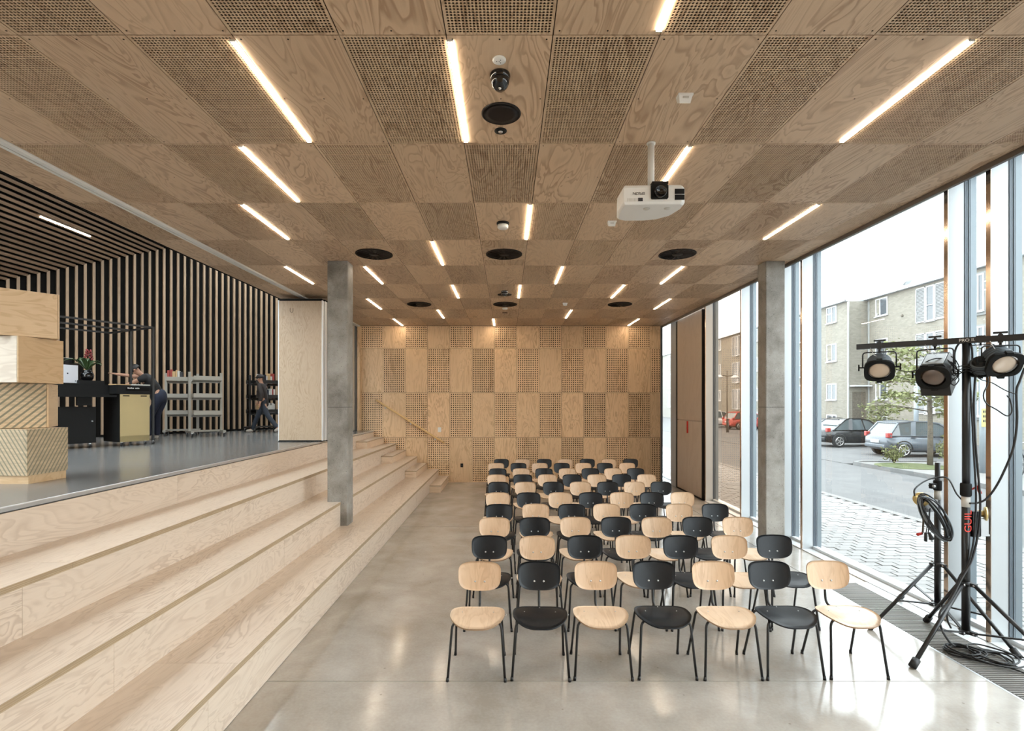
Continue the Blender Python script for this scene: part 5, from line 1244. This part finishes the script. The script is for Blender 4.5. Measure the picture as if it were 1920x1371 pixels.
# trees, posts
def tree(label, x, y, h, spread, seed, leaves, lsz=.085, z0=.0):
    t = thing('street_tree', label, 'tree', (x, y, z0)); r_ = random.Random(seed)
    tr_ = MB().tube([(0, 0, 0), (.02, .01, h * .3), (-.02, 0, h * .6), (.01, .02, h)], [.085, .075, .055, .02], 8); tr_.build('trunk', 'bark', t)
    tips = []; mb = MB()
    for i in range(20):
        z = h * (.42 + .55 * i / 20); a = i * 2.4 + r_.uniform(-.3, .3); ln = spread * (1.0 - .55 * abs(i / 20 - .35)) * r_.uniform(.7, 1.1)
        p = V((0, 0, z)); q = V((math.cos(a) * ln, math.sin(a) * ln, z + ln * r_.uniform(.0, .22))); m_ = p.lerp(q, .5) + V((0, 0, .08)); mb.tube([p, m_, q], [.024, .016, .006], 5)
        tips += [p.lerp(q, f) for f in (.35, .5, .65, .8, .92, 1.0)]
        for b in range(3):
            f = r_.uniform(.4, .9); s_ = p.lerp(q, f); e = s_ + V((r_.uniform(-.4, .4), r_.uniform(-.4, .4), r_.uniform(-.05, .25))); mb.tube([s_, e], [.010, .004], 4); tips += [s_.lerp(e, .6), e]
    mb.build('branches', 'bark', t)
    mb = MB()
    for i in range(leaves):
        c = r_.choice(tips) + V((r_.gauss(0, .13), r_.gauss(0, .13), r_.gauss(0, .09))); a = V((r_.gauss(0, 1), r_.gauss(0, 1), r_.gauss(0, .5))).normalized(); b = a.cross(V((r_.gauss(0, 1), r_.gauss(0, 1), r_.gauss(0, 1)))).normalized(); s_ = lsz * r_.uniform(.6, 1.2)
        mb.add([c - a * s_, c + b * s_ * .5, c + a * s_, c - b * s_ * .5], [(0, 1, 2, 3)])
    o = mb.build('foliage', 'leaves', t); o['kind'] = 'stuff'
tree('young street tree with sparse pale leaves beside the silver car', 14.28, 17.2, 4.1, 1.9, 2, 2600)
tree('small leafy shrub tree in front of the brick wall behind the cars', 23.0, 31.5, 2.0, .9, 6, 700, .08, -.08)
def shrub(label, x, y, h, seed, mat):
    t = thing('shrub', label, 'shrub', (x, y, 0.0)); r_ = random.Random(seed); mb = MB(); ml = MB()
    for i in range(22):
        a = r_.uniform(0, 2 * PI); e = V((math.cos(a) * r_.uniform(.1, .45), math.sin(a) * r_.uniform(.1, .45), h * r_.uniform(.5, 1))); mb.tube([(0, 0, 0), e * .5 + V((0, 0, .1)), e], [.012, .008, .004], 4)
        for k in range(14):
            c = e * r_.uniform(.4, 1.05) + V((r_.gauss(0, .06), r_.gauss(0, .06), r_.gauss(0, .05))); d_ = V((r_.gauss(0, 1), r_.gauss(0, 1), r_.gauss(0, 1))).normalized(); b = d_.cross(V((.3, .7, .2))).normalized(); ml.add([c - d_ * .04, c + b * .025, c + d_ * .04, c - b * .025], [(0, 1, 2, 3)])
    mb.build('stems', 'bark', t); o = ml.build('foliage', mat, t); o['kind'] = 'stuff'
shrub('low shrub at the foot of the young tree', 15.2, 17.6, .95, 21, 'leaves'); shrub('yellowish shrub on the kerb side of the young tree', 13.6, 17.9, .7, 22, M['yellow'] if False else 'leaves')
shrub('dark shrub on the island seen beside the near window fin', 14.8, 12.9, 1.0, 23, 'grass')
t = thing('street_post', 'tall plain grey post behind the young tree', 'post', (19.27, 24.0, -.085)); MB().tube([(0, 0, 0), (0, 0, 3.95)], [.10, .09], 12).build('post', 'postgrey', t); MB().lathe([(.10, 3.95), (.11, 3.97), (.09, 4.03), (.0001, 4.05)], n=12).build('post_cap', 'postgrey', t)
t = thing('sign_post', 'grey post with a yellow notice near the window fin', 'post', (14.4, 15.4, .01)); MB().tube([(0, 0, 0), (0, 0, 3.2)], .10, 12).build('post', 'postgrey', t); nt_ = MB().box(-.16, .14, -.115, -.105, 1.40, 1.95).build('notice', 'yellow', t)
mb = MB()
for i, z in enumerate((1.86, 1.72, 1.58)):
    for k in range(4 - i % 2): mb.box(-.12 + k * .065, -.075 + k * .065, -.117, -.115, z - .04, z + .03)
mb.build('notice_print', 'print', nt_)
t = thing('lamp_post', 'twin globe street lamp far down the street', 'lamp post', (16.4, 38.0, -.085)); MB().tube([(0, 0, 0), (0, 0, 4.6)], [.06, .04], 10).build('post', 'bark', t)
for s_ in (-1, 1):
    MB().tube([(0, 0, 4.2), (s_ * .55, s_ * .3, 4.25)], .025, 6).build('arm', 'bark', t); MB().lathe([(.30, 0), (.27, .10), (.16, .20), (.0001, .24)], (s_ * .75, s_ * .35, 4.05), n=18).build('globe_shade', 'pvc', t)
def bicycle(label, x, y, rz):
    t = thing('bicycle', label, 'bicycle', (x, y, .012), rz)
    for wx in (-.52, .52):
        w_ = MB().tube([(wx + .33 * math.cos(2 * PI * k / 28), 0, .34 + .33 * math.sin(2 * PI * k / 28)) for k in range(28)], .018, 6, closed=True).build('wheel', 'tyre', t)
        mb = MB()
        for k in range(10): a = 2 * PI * k / 10; mb.tube([(wx, 0, .34), (wx + .32 * math.cos(a), 0, .34 + .32 * math.sin(a))], .003, 4)
        mb.build('spokes', 'steel', w_)
    MB().tube([(-.52, 0, .34), (-.1, 0, .30), (.36, 0, .80), (-.2, 0, .82), (-.1, 0, .30)], .016, 8).tube([(-.52, 0, .34), (-.2, 0, .82)], .012, 6).tube([(.52, 0, .34), (.36, 0, .80), (.33, 0, .98)], .015, 6).build('frame', 'blackmetal', t)
    MB().tube([(.33, -.26, 1.0), (.36, 0, .98), (.33, .26, 1.0)], .013, 6).build('handlebar', 'steel', t); MB().box(-.33, -.12, -.07, .07, .88, .94).tube([(-.22, 0, .80), (-.23, 0, .90)], .013, 6).build('saddle', 'cable', t)
bicycle('bicycle parked on the island behind the window fin', 14.3, 14.4, .5)
bicycle('bicycle leaning far down the street behind bronze glass', 15.9, 36.6, 1.2)
